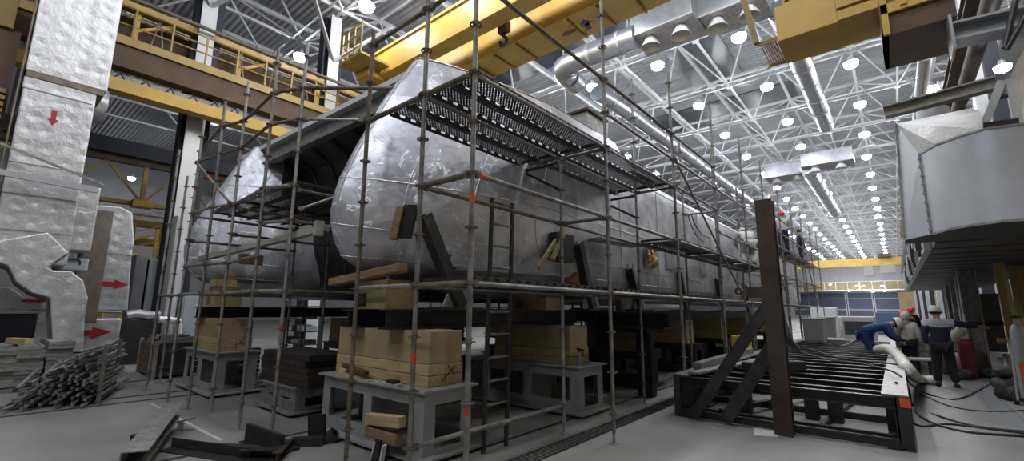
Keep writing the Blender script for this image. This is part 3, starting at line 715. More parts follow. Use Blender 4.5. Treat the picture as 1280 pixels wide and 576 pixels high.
block(-11.5, -9.95, 3.22, 3.8, .801, 1.41, 'timber keel block with a black cross under the far hull nose', True)
# blue bottle-like lamp on the second stand
t = thing('spray_bottle', 'small blue bottle with black nozzle standing at the end of the brown timber block', 'bottle', (-3.98, 6.45, .751))
MB().lathe([(0,0),(.04,0),(.04,.14),(.02,.19),(.016,.2),(0,.2)], (-3.98, 6.45, .751), 12).build('bottle_body', mat('bottle_blue', (.25,.35,.45), .25), t, smooth=True)
MB().tube((-3.98,6.45,.95), (-3.98,6.45,1.0), .012, 8).bar((-4.02,6.45,1.01), (-3.90,6.47,.99), .02, .03).build('nozzle', M['rubber'], t)
# more stands and stacks further under both hulls
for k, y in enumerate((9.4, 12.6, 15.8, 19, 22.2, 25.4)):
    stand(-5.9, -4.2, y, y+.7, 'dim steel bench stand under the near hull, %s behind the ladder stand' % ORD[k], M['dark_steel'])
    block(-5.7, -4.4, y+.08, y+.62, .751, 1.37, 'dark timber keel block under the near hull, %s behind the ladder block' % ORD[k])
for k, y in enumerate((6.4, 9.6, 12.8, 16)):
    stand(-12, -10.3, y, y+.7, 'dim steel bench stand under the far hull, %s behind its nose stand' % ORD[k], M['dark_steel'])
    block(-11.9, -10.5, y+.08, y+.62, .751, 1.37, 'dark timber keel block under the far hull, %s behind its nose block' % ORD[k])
# longitudinal steel beams on the blocks and packing up to the hull
def kbeam(x, y0, y1, z0, z1, label, w=.3):
    o = MB().ibeam((x, y0, (z0+z1)/2), (x, y1, (z0+z1)/2), w, z1-z0, .025).build('support_beam', M['black_steel']); return tag(o, label, 'steel beam', 'steel beams on the keel blocks')
kbeam(-4.75, 3.3, 7.6, 1.376, 1.62, 'dark steel beam running from the crossed timber block to the ladder block')
kbeam(-5.6, 3.3, 27, 1.376, 1.62, 'long dark steel beam along the inner side of the near hull blocks')
kbeam(-4.75, 8.3, 27, 1.376, 1.62, 'long dark steel beam along the outer side of the near hull blocks')
kbeam(-11.1, 3.1, 18, 1.411, 1.64, 'dark steel beam on the far hull blocks')
o = MB().ibeam((-9.6, 6.2, 1.5), (-6.0, 6.2, 1.5), .3, .3, .025).build('support_beam', M['black_steel']); tag(o, 'dark cross beam spanning between the two hulls', 'steel beam', 'steel beams on the keel blocks')
def packing(x0, x1, y0, y1, z0, z1, label, hole=True):
    t = thing('packing_block', label, 'timber block', ((x0+x1)/2, (y0+y1)/2, z0), 'packing timbers under the hull')
    f = MB()
    if hole:
        f.box(x0, x0+.07, y0, y1, z0, z1).box(x0+.28, x1, y0, y1, z0, z1).box(x0+.07, x0+.28, y0, y1, z1-.07, z1).box(x0+.07, x0+.28, y0, y1, z0, z0+.03).box(x0+.07, x0+.28, y0+.15, y1, z0+.03, z1-.07)
    else: f.box(x0, x1, y0, y1, z0, z1)
    f.build('block', M['wood'], t, bevel=.006); MB().box(x0+.02, x1-.02, y0+.03, y1-.03, z1, z1+.1).build('shim', M['wood_dark'], t, bevel=.005)
    return t
packing(-5.72, -5.0, 3.45, 3.95, 1.621, 1.90, 'hollow timber packing block on the beam below the near hull nose')
packing(-5.4, -4.6, 6.4, 6.9, 1.621, 1.84, 'hollow timber packing block on the beam behind the ladder')
packing(-11.3, -10.7, 3.3, 3.8, 1.641, 1.95, 'hollow timber packing block below the far hull nose')
packing(-11.2, -10.8, 3.3, 3.7, 2.06, 2.2, 'small timber shim stack touching the far hull nose', False)
o = MB().bar((-5.92, 3.22, 1.98), (-4.35, 3.22, 2.10), .14, .10).build('timber_plank', M['wood_dark'], bevel=.012); tag(o, 'brown timber plank laid across below the near hull nose', 'plank')
o = MB().lathe([(0,0),(.22,0),(.22,.30),(0,.30)], (-4.35, 8.95, 1.621), 20).build('steel_drum', M['galv_dull'], smooth=True); tag(o, 'short round pillar under the near hull beyond the second stand', 'pillar block')
o = MB().ibeam((-4.9, 8.7, 1.44), (-3.35, 8.7, 1.44), .5, .30, .03).build('support_beam', M['dark_steel']); tag(o, 'short dark I beam with open end below the round pillar', 'steel beam', 'steel beams on the keel blocks')
tb = thing('trestle', 'dark steel trestle carrying the short I beam', 'trestle', (-4.3, 8.7, 0))
MB().box(-4.9, -3.7, 8.45, 8.95, 1.2, 1.28).build('head_plate', M['black_steel'], tb)
for x in (-4.75, -3.85): MB().bar((x, 8.7, 0), (x, 8.7, 1.2), .2, .3).build('leg', M['black_steel'], tb)
MB().bar((-4.75, 8.7, .35), (-3.85, 8.7, .35), .1, .1).build('stretcher', M['dark_steel'], tb)
# raking shores: steel strut with a timber pad against the hull
def shore(p_foot, p_head, label, fins=True, pad=True):
    pf_, ph = Vector(p_foot), Vector(p_head)
    t = thing('raking_shore', label, 'shore', p_foot, 'raking shores against the hull side')
    MB().channel(pf_, ph, .2, .12, .018, (1, 0, .4)).build('strut', M['dark_steel'], t)
    MB().prism([pf_ + Vector((-.02, -.32, 0)), pf_ + Vector((-.02, .28, 0)), pf_ + Vector((-.02, .10, .36)), pf_ + Vector((-.02, -.14, .36))], (.03, 0, 0)).build('gusset', M['grey_paint'], t)
    MB().box(pf_.x-.25, pf_.x+.15, pf_.y-.35, pf_.y+.3, pf_.z-.03, pf_.z).build('foot_plate', M['dark_steel'], t)
    if fins:
        for f in (.42, .56):
            q = pf_.lerp(ph, f); MB().prism([q + Vector((.0, .09, .05)), q + Vector((0, .09, -.03)), q + Vector((0, .19, .05))], (.02, 0, 0)).build('fin', M['black_steel'], t)
    return t
kz = 1.62
hd = onx(494, 262, -4.63); ft = onx(556, 392, -4.35)
shore((-4.45, 4.25, kz+.03), (-4.42, 3.55, 2.78), 'dark steel shore with timber pad leaning on the near hull nose')
t = thing('hull_pad', 'brown timber and black steel pad pressed on the near hull nose', 'shore pad', (-4.6, 3.3, 2.4))
c0 = onx(506, 280, -4.52)
def padbox(mb, c, w, d, h, tilt):
    ux = Vector((.75, .66, 0)); uy = Vector((-.66, .75, 0)); uz = Vector((tilt*.75, tilt*.66, 1)).normalized(); vs = []
    for sz in (-1, 1):
        for sx, sy in ((-1,-1),(1,-1),(1,1),(-1,1)): vs.append(c + ux*(w/2*sx) + uy*(d/2*sy) + uz*(h/2*sz))
    return mb.add(vs, [(0,3,2,1),(4,5,6,7),(0,1,5,4),(1,2,6,5),(2,3,7,6),(3,0,4,7)])
padbox(MB(), onx(497, 279, -4.55), .09, .16, .40, .18).build('timber_face', M['wood_dark'], t, bevel=.008)
padbox(MB(), onx(510, 277, -4.50), .15, .16, .40, .18).build('steel_shoe', M['black_steel'], t)
shore((-4.1, 7.1, kz+.03), (-4.02, 6.55, 2.75), 'dark steel shore against the near hull side behind the ladder stand')
t = thing('hull_pad', 'spread pale timber wedges and black pad on the hull side', 'shore pad', (-4.0, 6.3, 2.4))
p = [onx(684, 322, -3.98), onx(706, 288, -3.98), onx(704, 325, -3.98)]
MB().bar(onx(673, 335, -3.97), onx(702, 288, -3.97), .05, .05).build('wedge', M['wood'], t)
MB().bar(onx(690, 325, -3.93), onx(705, 288, -3.93), .06, .06).build('wedge', M['wood'], t)
MB().box(-4.08, -3.92, onx(692, 300, -4).y, onx(712, 300, -4).y, onx(700, 327, -4).z, onx(700, 292, -4).z).build('steel_shoe', M['black_steel'], t)
MB().prism([onx(712, 352, -3.9), onx(725, 357, -3.9), onx(722, 340, -3.9)], (-.08, 0, 0)).build('rust_plate', mat('rust_orange', (.22, .08, .04), .7), t)
shore((-4.1, 9.1, kz+.03), (-4.02, 8.5, 2.5), 'short curved dark shore on the hull side beyond the golden foil', False)
for k, y in enumerate((11.8, 15, 18.2, 21.4)):
    shore((-4.1, y, kz+.03), (-4.02, y-.5, 2.6), 'dark shore on the near hull side, %s beyond the golden foil' % ORD[k+1], False)
for (px, py, nm) in ((312, 325, 'wooden pad clamped on the far hull nose beside a scaffold pole'),):
    p = onx(px, py, -10.25); o = MB().box(p.x-.06, p.x+.06, p.y-.2, p.y+.25, p.z-.09, p.z+.12).build('hull_pad', M['wood_dark'], bevel=.01); tag(o, nm, 'shore pad')
# small timbers and scraps on / beside the first stand
o = MB().prism([(-5.98, 3.42, .751), (-5.55, 3.30, .751), (-5.25, 3.36, .751), (-5.3, 3.44, .80), (-5.95, 3.45, .86)], (0, .10, .0)).build('timber_offcut', M['wood'], bevel=.006); tag(o, 'pale wedge of timber lying on the stand edge before the block', 'timber offcut')
o = MB().bar((-5.72, 3.36, .88), (-5.22, 3.38, .82), .08, .05).build('timber_offcut', M['brown_steel'], bevel=.006); tag(o, 'dark bark-like offcut on top of the pale wedge', 'timber offcut')
for k in range(4):
    x = -4.95 + k*.12; o = MB().prism([(x, 3.33, .751), (x+.10, 3.31, .751), (x+.12, 3.38, .757), (x+.02, 3.40, .757)], (0, 0, .012)).build('paper_scrap', M['paper']); tag(o, 'torn white scrap on the grey stand, %s along its edge' % ORD[k], 'scrap', 'scraps on the stand')
o = MB().box(-4.72, -4.56, 3.33, 3.42, .752, .80).build('steel_scrap', M['black_steel'], bevel=.01); tag(o, 'small black lump on the stand edge by the scaffold pole', 'scrap')
t = thing('timber_cleat', 'two pale timber pieces bound in white strips lying before the near stand', 'timber offcut', (-4.35, 3.2, 0))
MB().bar((-4.72, 3.12, .40), (-4.15, 3.16, .44), .1, .12).build('upper_piece', M['wood'], t, bevel=.01)
MB().bar((-4.72, 3.12, .27), (-4.2, 3.16, .25), .1, .12).build('lower_piece', M['wood_dark'], t, bevel=.01)
MB().bar((-4.45, 3.1, 0), (-4.45, 3.14, .22), .14, .1).build('rest', M['dark_steel'], t)
MB().bar((-4.52, 3.07, .02), (-4.48, 3.07, .2), .05, .02).bar((-4.36, 3.07, .02), (-4.32, 3.07, .2), .05, .02).build('white_strip', M['paper'], t)
# dark pile on a low stand between the hulls
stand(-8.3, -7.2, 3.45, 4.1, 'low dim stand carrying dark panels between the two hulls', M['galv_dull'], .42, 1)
for k in range(5):
    o = MB().box(-8.6+random.uniform(0,.1), -6.9+random.uniform(-.1,.1), 3.45, 4.2, .421+k*.1, .421+k*.1+.095).build('steel_sheet', M['rust_beam'] if k % 2 else M['dark_steel'], bevel=.006)
    tag(o, 'dark rusty panel in the pile on the low dim stand, %s from the bottom' % ORD[k], 'steel panel', 'panels piled between the hulls')
# storage racks with silvery goods far behind, seen between the hulls
for k, (x, y) in enumerate(((-17, 8.2), (-15.2, 10.4), (-13.6, 12.4), (-9.2, 11.0), (-8.2, 14.5))):
    t = thing('storage_rack', 'storage rack with silvery goods seen between the hulls, %s from the far hull' % ORD[k], 'rack', (x, y, 0), 'racks beyond the hulls')
    for dx in (-.8, .8):
        for dy in (-.3, .3): MB().bar((x+dx, y+dy, 0), (x+dx, y+dy, 1.9), .05, .05).build('upright', M['dark_steel'], t)
    for z in (.35, .8, 1.25, 1.7): MB().box(x-.85, x+.85, y-.33, y+.33, z-.03, z).build('shelf', M['dark_steel'], t)
    for z in (.35, .8, 1.25):
        for q in range(4):
            bx = x-.65+q*.4+random.uniform(-.05,.05); hh = random.uniform(.1,.24)
            o = MB().box(bx-.13, bx+.13, y-.25, y+.2, z+.001, z+hh).build('goods_box', random.choice([M['white_metal'], M['galv'], M['paper'], M['dark_steel']]), bevel=.01)
            tag(o, 'silvery package on the racks beyond the hulls', 'package', 'packages on the racks beyond the hulls')
# ================================================================== SCAFFOLDS
def standard(mb_parent, x, y, z0, z1, ros0, m=None, tapes=(), lean=None):
    """one upright with its rosettes every half metre"""
    r = MB().tube((x, y, z0), (x, y, z1), .0242, 10).mat(1); z = ros0
    while z < z1 - .02:
        if z > z0 + .05:
            r.ring((x, y, z-.005), (x, y, z+.005), .062, .046, 14).ring((x, y, z-.02), (x, y, z+.02), .032, .02, 10)
            for a in range(4):
                t = a*PI/2; r.bar((x+.02*math.cos(t), y+.02*math.sin(t), z), (x+.05*math.cos(t), y+.05*math.sin(t), z), .014, .01)
        z += .5
    s = r.build('upright', [m or M['scaf'], M['scaf_rust']], mb_parent, smooth=True)
    if z0 < .3: MB().box(x-.045, x+.045, y-.045, y+.045, 0, .010).tube((x, y, .01), (x, y, z0+.15), .018, 8).build('base_jack', M['galv_dull'], s)
    for tz in tapes: MB().tube((x, y, tz-.05), (x, y, tz+.05), .0262, 10).build('red_band', M['red_tape'], s, label='red tape band')
    return s
def ledger(par, p0, p1, m=None, r=.0242, tape=None, nm='ledger'):
    p0 = Vector(p0); p1 = Vector(p1); d = (p1-p0).normalized()
    h = MB().tube(p0 + d*.05, p1 - d*.05, r, 10).mat(1)
    for p, s in ((p0, 1), (p1, -1)): h.bar(p + d*.028*s, p + d*.095*s, .045, .062)
    l = h.build(nm, [m or M['scaf'], M['scaf_rust']], par, smooth=True)
    if tape is not None:
        q = p0.lerp(p1, tape); MB().tube(q - d*.05, q + d*.05, r+.002, 10).build('red_band', M['red_tape'], l, label='red tape band')
    return l
XO, XI, XA, YF = -2.84, -3.58, -4.64, 2.82
B = [YF + 2.565*k for k in range(11)]
sca = thing('scaffold', 'tall steel scaffold along the long side of the silver hull', 'scaffold', (-3.2, 15, 0))
TA = {0: (2.52, .83), 1: (1.05,)}
for k, y in enumerate(B):
    zt = 7.4 if k < 2 else (6.35 if k < 6 else 6.0)
    standard(sca, XO, y, .12 if k else .05, zt, .353, tapes=(2.62, .80) if k == 0 else (), m=M['scaf'])
    if k > 0: standard(sca, XI, y, .12, (5.6 if k % 2 else 6.2) if k > 1 else 3.75, .353, m=M['scaf'] if k > 2 else M['galv_dull'])
standard(sca, XI, YF, .05, 7.0, .361, tapes=(1.16,), m=M['scaf'])
for k, y in enumerate(B[:-1]):
    y2 = B[k+1]
    for z in (1.853, 2.853): ledger(sca, (XO, y, z), (XO, y2, z), tape=.05 if (k == 0 and z > 2) else None)
    if k < 2 or k > 4: ledger(sca, (XO, y, 3.83), (XO, y2, 3.83))
    if k < 2: ledger(sca, (XO, y, 4.85), (XO, y2, 4.85), M['scaf_rust']); 
    if k in (1, 2, 3): ledger(sca, (XO, y, 4.353), (XO, y2, 4.353))
    if k == 2: ledger(sca, (XO, y, 4.85), (XO, y2, 4.85))
    if k in (2, 3, 4): ledger(sca, (XO, y, 3.353 if k != 2 else 3.853), (XO, y2, 3.353 if k != 2 else 3.853))
    if k > 4: ledger(sca, (XO, y, 4.853), (XO, y2, 4.853)); ledger(sca, (XO, y, 4.353), (XO, y2, 4.353))
    ledger(sca, (XI, y, 1.853), (XI, y2, 1.853)); ledger(sca, (XI, y, 2.853), (XI, y2, 2.853), M['scaf_rust'] if k == 0 else None)
ledger(sca, (XI, YF, .36), (XI, B[1], .36), M['galv_dull'])
for k, y in enumerate(B):
    for z in ((1.853, 2.853, 3.83) if k < 4 else (1.853, 2.853)):
        if k == 0 and z > 3: continue
        ledger(sca, (XO, y, z), (XI, y, z), M['scaf_rust'] if k == 0 else None, nm='transom', r=.0242 if k else .03)
# diagonal braces
ledger(sca, (XO+.04, B[2], 4.35), (XO+.04, B[4], 1.4), nm='diagonal_brace', r=.02)
ledger(sca, (XO+.04, B[5], 4.2), (XO+.04, B[6], 1.9), nm='diagonal_brace', r=.02)
ledger(sca, (XO+.04, B[8], 4.2), (XO+.04, B[9], 1.9), nm='diagonal_brace', r=.02)
# corner tower in front of the nose
standard(sca, XA, YF, .05, 5.05, .346, m=M['scaf_rust'], tapes=())
ledger(sca, (XA, YF, 1.853), (XI, YF, 1.853), M['galv_dull'], nm='transom', r=.026); 
ledger(sca, (XA, YF, 3.846), (XI, YF, 3.85), M['scaf_rust'], nm='transom', r=.03); ledger(sca, (XI, YF, 3.85), (XO, YF, 3.85), M['scaf_rust'], nm='transom', r=.03)
ledger(sca, (XA, YF, 4.85), (XI, YF, 4.86), M['scaf_rust']); ledger(sca, (XI, YF, 4.86), (XO, YF, 4.86), M['scaf_rust'])
for y in (B[1], B[2]):       # cantilever brackets under the wide platform
    ledger(sca, (XI, y, 3.78), (-4.3, y, 3.78), M['dark_steel'], nm='bracket_arm')
    MB().bar((XI, y, 3.35), (-4.25, y, 3.74), .04, .04).build('bracket_strut', M['dark_steel'], sca)
    MB().tube((-4.28, y, 3.62), (-4.28, y, 3.80), .026, 8).bar((-4.34, y, 3.60), (-4.24, y, 3.66), .03, .06).build('bracket_hook', M['dark_steel'], sca)
def plank(x0, x1, y0, y1, z, label, group, along='Y'):
    """perforated steel deck plank: holed sheet, slotted flanges, end hooks"""
    t = thing('deck_plank', label, 'scaffold plank', ((x0+x1)/2, (y0+y1)/2, z), group)
    MB().add([(x0, y0, z+.055), (x1, y0, z+.055), (x1, y1, z+.055), (x0, y1, z+.055)], [(0,1,2,3)]).build('sheet', M['perf_y'] if along == 'Y' else M['perf_x'], t)
    f = MB()
    if along == 'Y':
        for x in (x0, x1): f.add([(x, y0, z-.012), (x, y1, z-.012), (x, y1, z+.055), (x, y0, z+.055)], [(0,1,2,3)])
    else:
        for y in (y0, y1): f.add([(x0, y, z-.012), (x1, y, z-.012), (x1, y, z+.055), (x0, y, z+.055)], [(0,1,2,3)])
    f.build('flanges', M['slot_y'] if along == 'Y' else M['slot_x'], t)
    h = MB()
    if along == 'Y':
        for y in (y0, y1): h.box(x0, x1, y-.02, y+.02, z+.02, z+.056)
        h.box(x0-.004, x0+.02, y0, y1, z-.02, z-.008).box(x1-.02, x1+.004, y0, y1, z-.02, z-.008)
    else:
        for x in (x0, x1): h.box(x-.02, x+.02, y0, y1, z+.02, z+.056)
        h.box(x0, x1, y0-.004, y0+.02, z-.02, z-.008).box(x0, x1, y1-.02, y1+.004, z-.02, z-.008)
    h.build('end_hooks', M['dark_steel'], t)
    return t
GP = 'perforated planks of the high platform'
for k in range(2):
    wh = ('front', 'second')[k]
    for j, x in enumerate((XO-.35, XO-.70, XO-1.10, XO-1.45)):
        plank(x, x+.32, B[k]+.06, B[k+1]-.06, 3.86, 'perforated steel plank of the high platform, %s bay, %s from the outer edge' % (wh, ORD[j]), GP)
for k in range(3):
    for j, x in enumerate((XO-.36, XO-.70)):
        plank(x, x+.32, B[k]+.06, B[k+1]-.06, 1.87, 'perforated plank at waist level of the side scaffold, %s bay, %s' % (ORD[k], ('outer', 'inner')[j]), 'perforated planks of the low platform')
for k in range(2, 10):
    zz = 2.87 if k < 5 else 3.86
    for j, x in enumerate((XO-.36, XO-.70)):
        plank(x, x+.32, B[k]+.06, B[k+1]-.06, zz, 'scaffold plank beyond the high platform, bay %s along the hull, %s' % (ORD[k], ('outer', 'inner')[j]), 'planks along the hull side')
# loose pale board lying on brackets half way
o = MB().bar((-3.95, 7.0, 2.87), (-3.75, 8.3, 2.87), .3, .05).build('plank', M['galv'], bevel=.004); tag(o, 'pale loose board lying beside the hull above the golden foil', 'plank')
# ladder from the floor up past the low platform
ld = thing('ladder', 'steel ladder standing against the side scaffold behind the corner pole', 'ladder', (-4.1, 4.6, 0))
fa, fb_ = onz(601, 545, 0), onz(636, 549, 0)
ta, tb2 = onx(607, 255, -3.86), onx(633, 255, -3.76)
fa, fb_ = Vector((-3.98, 4.12, 0)), Vector((-3.86, 4.52, 0))
y1_ = ony(606, 258, 4.05); 
ta, tb2 = Vector((-3.72, 4.05, 3.0)), Vector((-3.72, 4.45, 3.0))
fa, fb_ = Vector((-3.80, 4.05, 0)), Vector((-3.80, 4.45, 0))
for a_, b_2 in ((fa, ta), (fb_, tb2)): MB().bar(a_, b_2, .05, .03, (1, 0, 0)).build('rail', M['dark_steel'], ld)
for k in range(11): MB().tube(fa.lerp(ta, (.25+k*.27)/3.0), fb_.lerp(tb2, (.25+k*.27)/3.0), .016, 8).build('rung', M['scaf'], ld)

# ---------------------------------------------------------------- scaffold between the hull noses
sf = thing('scaffold', 'steel scaffold tower across the front between the two hull noses', 'scaffold', (-8.4, 3.2, 0))
PF = [(-6.41, 2.80, 5.6), (-6.95, 2.60, 5.6), (-8.45, 2.72, 5.6), (-9.0, 2.56, 5.4), (-9.9, 2.5, 5.2), (-10.9, 2.75, 5.3), (-11.6, 2.55, 5.0), (-12.2, 2.9, 4.6)]
for i, (x, y, zt) in enumerate(PF): standard(sf, x, y, .1, zt, .353, m=M['scaf'] if i % 2 else M['galv_dull'], tapes=(1.36,) if i == 0 else ((1.35,) if i == 3 else ()))
for i in (0, 2, 4): standard(sf, PF[i][0], 4.45, .1, 3.75, .353, m=M['scaf'])
def lp(i, j, z0, z1=None, m=None, **k): ledger(sf, (PF[i][0], PF[i][1], z0), (PF[j][0], PF[j][1], z0 if z1 is None else z1), m, **k)
for i in range(7): lp(i, i+1, 1.86, m=M['galv_dull'])
lp(0, 1, 2.84); lp(1, 2, 2.36); lp(2, 3, 2.36); lp(3, 4, 2.36); lp(4, 5, 2.86)
for i in range(5): lp(i, i+1, 3.36, m=M['galv_dull'])
za = [ony(px, py, 2.7).z for px, py in ((378, 133), (333, 158), (299, 177), (256, 205))]
lp(0, 1, 4.36, m=M['scaf_rust']); lp(1, 2, 4.36, m=M['scaf_rust']); lp(2, 4, 4.36, m=M['scaf_rust'])
lp(0, 1, 4.86, m=M['scaf_rust']); lp(1, 2, 4.86, m=M['scaf_rust']); lp(2, 3, 4.86, m=M['scaf_rust']); lp(3, 5, 4.86, m=M['scaf_rust'])
ledger(sf, (PF[0][0], 2.8, 4.86), (-5.35, 3.72, 4.86), M['scaf_rust'], nm='tie_bar', r=.032); ledger(sf, (PF[0][0], 2.8, 4.36), (-5.7, 3.42, 4.36), M['galv_dull'], nm='tie_bar', r=.022)
ledger(sf, (-9.9, 2.45, 4.35), (-8.5, 2.68, 3.36), M['scaf'], nm='diagonal_brace', tape=.4)
ledger(sf, (-6.41, 2.86, 3.0), (-6.0, 3.5, 3.36), M['galv_dull'], nm='diagonal_brace', r=.02)
for i in (0, 2, 4):
    for z in (1.86, 3.3, 2.84): ledger(sf, (PF[i][0], PF[i][1], z), (PF[i][0], 4.45, z), M['scaf_rust'], nm='transom', tape=.5 if (i == 0 and z == 2.84) else None)
# two pale box beams side by side reaching to the near hull nose
for k in range(2):
    o = MB().bar((-10.6, 2.92+k*.13, 2.58+k*.05), (-5.88, 2.92+k*.13, 2.66+k*.05), .10, .09).build('box_beam', mat('pale_beam', (.46, .43, .37), .6, .1, .15, 6) if k == 0 else bpy.data.materials['pale_beam'], bevel=.006)
    tag(o, ('front', 'rear')[k] + ' one of two pale box beams lying across to the near hull nose', 'steel beam', 'pale box beams')
o = MB().box(-5.88, -5.80, 2.86, 2.98, 2.58, 2.78).build('clamp_plate', bpy.data.materials['pale_beam'], bevel=.01); tag(o, 'pale end plate clamping the box beams beside the near hull nose', 'clamp')
for j in range(5):
    y = 2.78 + j*.335
    for (x0, x1, nm) in ((-8.4, -6.45, 'near'), (-9.85, -8.45, 'far')):
        plank(x0, x1, y, y+.31, 3.38, 'slotted deck plank between the hull noses, %s half, %s from the front' % (nm, ORD[j]), 'planks between the hull noses', 'X')
# ================================================================== LEFT: foil-wrapped ducts
def outline(px, X): return [onx(a, b, X) for a, b in px]
def arrow_yz(par, X, y, z, L, W, ang, m=M['red_arrow']):
    d = Vector((0, math.cos(ang), math.sin(ang))); s = Vector((0, -d.z, d.y)); c = Vector((X, y, z))
    pts = [c - d*L/2 + s*W*.5, c + d*L*.08 + s*W*.5, c + d*L*.08 + s*W*1.05, c + d*L/2, c + d*L*.08 - s*W*1.05, c + d*L*.08 - s*W*.5, c - d*L/2 - s*W*.5]
    return MB().prism(pts, (.012, 0, 0)).build('red_arrow', m, par, label='red arrow sign')
def soft_box(x0, x1, y0, y1, z0, z1, nm, m, par, amp=.02, n=14):
    """quilted box: front face subdivided with shallow pillows"""
    o = MB().box(x0, x1, y0, y1, z0, z1).build(nm, m, par, bevel=.035)
    return o
XD = -14.5
dt = thing('foil_duct', 'tall foil quilted air duct with a red down arrow', 'air duct', (XD-.6, .8, 2.4))
def Yz(px, py, X=XD): return onx(px, py, X)
u0 = Yz(45, 0); u1 = Yz(152, 0); u2 = Yz(33, 80); u3 = Yz(136, 104)
soft_box(XD-1.1, XD, u2.y, u1.y+.03, Yz(36, 88).z, u1.z+2.2, 'upper_section', M['quilt'], dt)
l0 = Yz(0, 250); l1 = Yz(112, 118); l2 = Yz(87, 315)
ztop = Yz(36, 88).z
MB().box(XD-1.05, XD-.02, u2.y+.03, u1.y-.02, ztop-.12, ztop+.02).build('seam_band', M['foil_side'], dt)
soft_box(XD-1.0, XD-.05, u2.y+.02, l2.y, 2.55, ztop-.1, 'lower_section', M['quilt'], dt)
soft_box(XD-1.05, XD-.03, u2.y-.0, l1.y+.10, ztop-.42, ztop-.12, 'collar', M['quilt'], dt)
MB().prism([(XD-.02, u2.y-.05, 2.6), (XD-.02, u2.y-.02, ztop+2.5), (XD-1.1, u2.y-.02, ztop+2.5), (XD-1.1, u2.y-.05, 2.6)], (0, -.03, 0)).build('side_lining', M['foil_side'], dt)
arrow_yz(dt, XD-.045, Yz(67, 147).y, Yz(67, 147).z, .36, .085, -PI/2)
for z in (3.25, 4.05, 4.75):
    MB().box(XD-.06, XD-.035, u2.y+.03, l2.y-.01, z, z+.012).build('wrap_joint', M['galv_dull'], dt)
# hopper and S-bend below, drawn as its own quilted bend with real depth
sb = thing('foil_duct_bend', 'foil quilted S bend below the tall duct', 'air duct', (XD-.5, .8, .9))
px = [(0,300),(60,290),(86,316),(60,334),(66,338),(88,338),(104,350),(110,372),(106,398),(104,440),(66,440),(64,400),(62,372),(40,366),(20,352),(10,332),(-20,322)]
pts = outline(px, XD)
MB().prism(pts, (-.9, 0, 0)).build('bend', M['quilt'], sb, bevel=.03)
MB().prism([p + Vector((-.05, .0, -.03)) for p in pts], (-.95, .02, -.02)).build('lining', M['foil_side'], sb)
# second, narrower riser beside it
d2 = thing('foil_duct', 'narrow foil riser behind the tall duct with shadowed brown flank', 'air duct', (XD-1.2, 1.8, 2.5))
a = onx(87, 312, -15.0); b = onx(113, 316, -15.0)
MB().box(-15.9, -15.0, a.y-.2, b.y, a.z, a.z+1.6).build('riser', M['quilt'], d2, bevel=.03)
a2 = onx(113, 316, -15.9)
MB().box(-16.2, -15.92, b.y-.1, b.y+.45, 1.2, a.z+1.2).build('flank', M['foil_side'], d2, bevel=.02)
bl = thing('air_valve', 'pale blue valve housing with black handle between the foil ducts', 'valve', (-15.4, 1.6, 2.2))
p0 = onx(68, 330, -15.2); p1_ = onx(112, 322, -15.2)
MB().box(-15.6, -15.2, p0.y, p1_.y, p0.z-.12, p0.z+.18).build('housing', M['blue_grey'], bl, bevel=.03)
MB().path(bez([(-15.18, p0.y+.02, p0.z+.10), (-15.16, p0.y+.15, p0.z+.14), (-15.16, p1_.y-.2, p0.z+.14), (-15.18, p1_.y-.15, p0.z+.02)], 14), .02, 6).build('handle', M['rubber'], bl)
# duct with an arrow pointing sideways
X2 = -17.0
rd = thing('foil_duct', 'foil riser with rounded top and a red arrow pointing at the cabinets', 'air duct', (X2-.5, 2.6, 1.5))
px = [(108,262),(118,256),(150,258),(166,266),(168,300),(165,320),(160,388),(104,388),(112,330),(116,300)]
pts = outline(px, X2); MB().prism(pts, (-1.0, 0, 0)).build('riser', M['quilt'], rd, bevel=.04)
MB().box(X2-.02, X2+.02, onx(115,316,X2).y, onx(167,318,X2).y, onx(140,317,X2).z-.015, onx(140,317,X2).z+.015).build('wrap_joint', M['galv_dull'], rd)
p = onx(139, 355, X2); arrow_yz(rd, X2+.005, p.y, p.z, .78, .13, -.02)
ld2 = thing('foil_duct', 'low foil duct near the floor with a red arrow behind the tube heap', 'air duct', (X2, 2.2, 0))
a = onx(72, 398, X2+.3); b = onx(153, 398, X2+.3)
MB().box(X2-.9, X2+.3, a.y, b.y, .02, a.z).build('duct_box', M['quilt'], ld2, bevel=.05)
p = onx(110, 416, X2+.3); arrow_yz(ld2, X2+.305, p.y, p.z, .95, .15, .03)
sm = thing('foil_duct', 'small foil elbow at the picture edge with a short red arrow', 'air duct', (-18, 1.2, 1.2))
a = onx(0, 362, -17.6); b = onx(52, 372, -17.6)
MB().prism(outline([(-14,360),(10,358),(24,366),(30,372),(52,370),(52,392),(22,392),(16,386),(-14,390)], -17.6), (-.6, 0, 0)).build('elbow', M['quilt'], sm, bevel=.03)
p = onx(44, 376, -17.6); arrow_yz(sm, -17.59, p.y, p.z, .5, .06, 0)
# round foil duct end behind the tall one
rr_ = thing('round_foil_duct', 'round foil duct end peeping out behind the tall duct', 'air duct', onx(122, 130, -16.3))
c = onx(118, 132, -16.3)
MB().tube((-16.3, c.y-1.0, c.z), (-16.3, c.y+.22, c.z), .48, 24).build('pipe', M['quilt'], rr_, smooth=True)
# thin bars without mounts, crossing in front of the tall duct
for nm, (q0, q1, w), m in (('upper slanting', ((-10,175),(130,231),.05), M['scaf']), ('lower flat', ((-10,213),(122,238),.13), M['galv'])):
    o = MB().bar(onx(*q0, XD+.35), onx(*q1, XD+.35), w*.6, w).build('cable_bar', m); tag(o, '%s grey bar crossing in front of the tall foil duct' % nm, 'bar', 'bars before the foil duct')
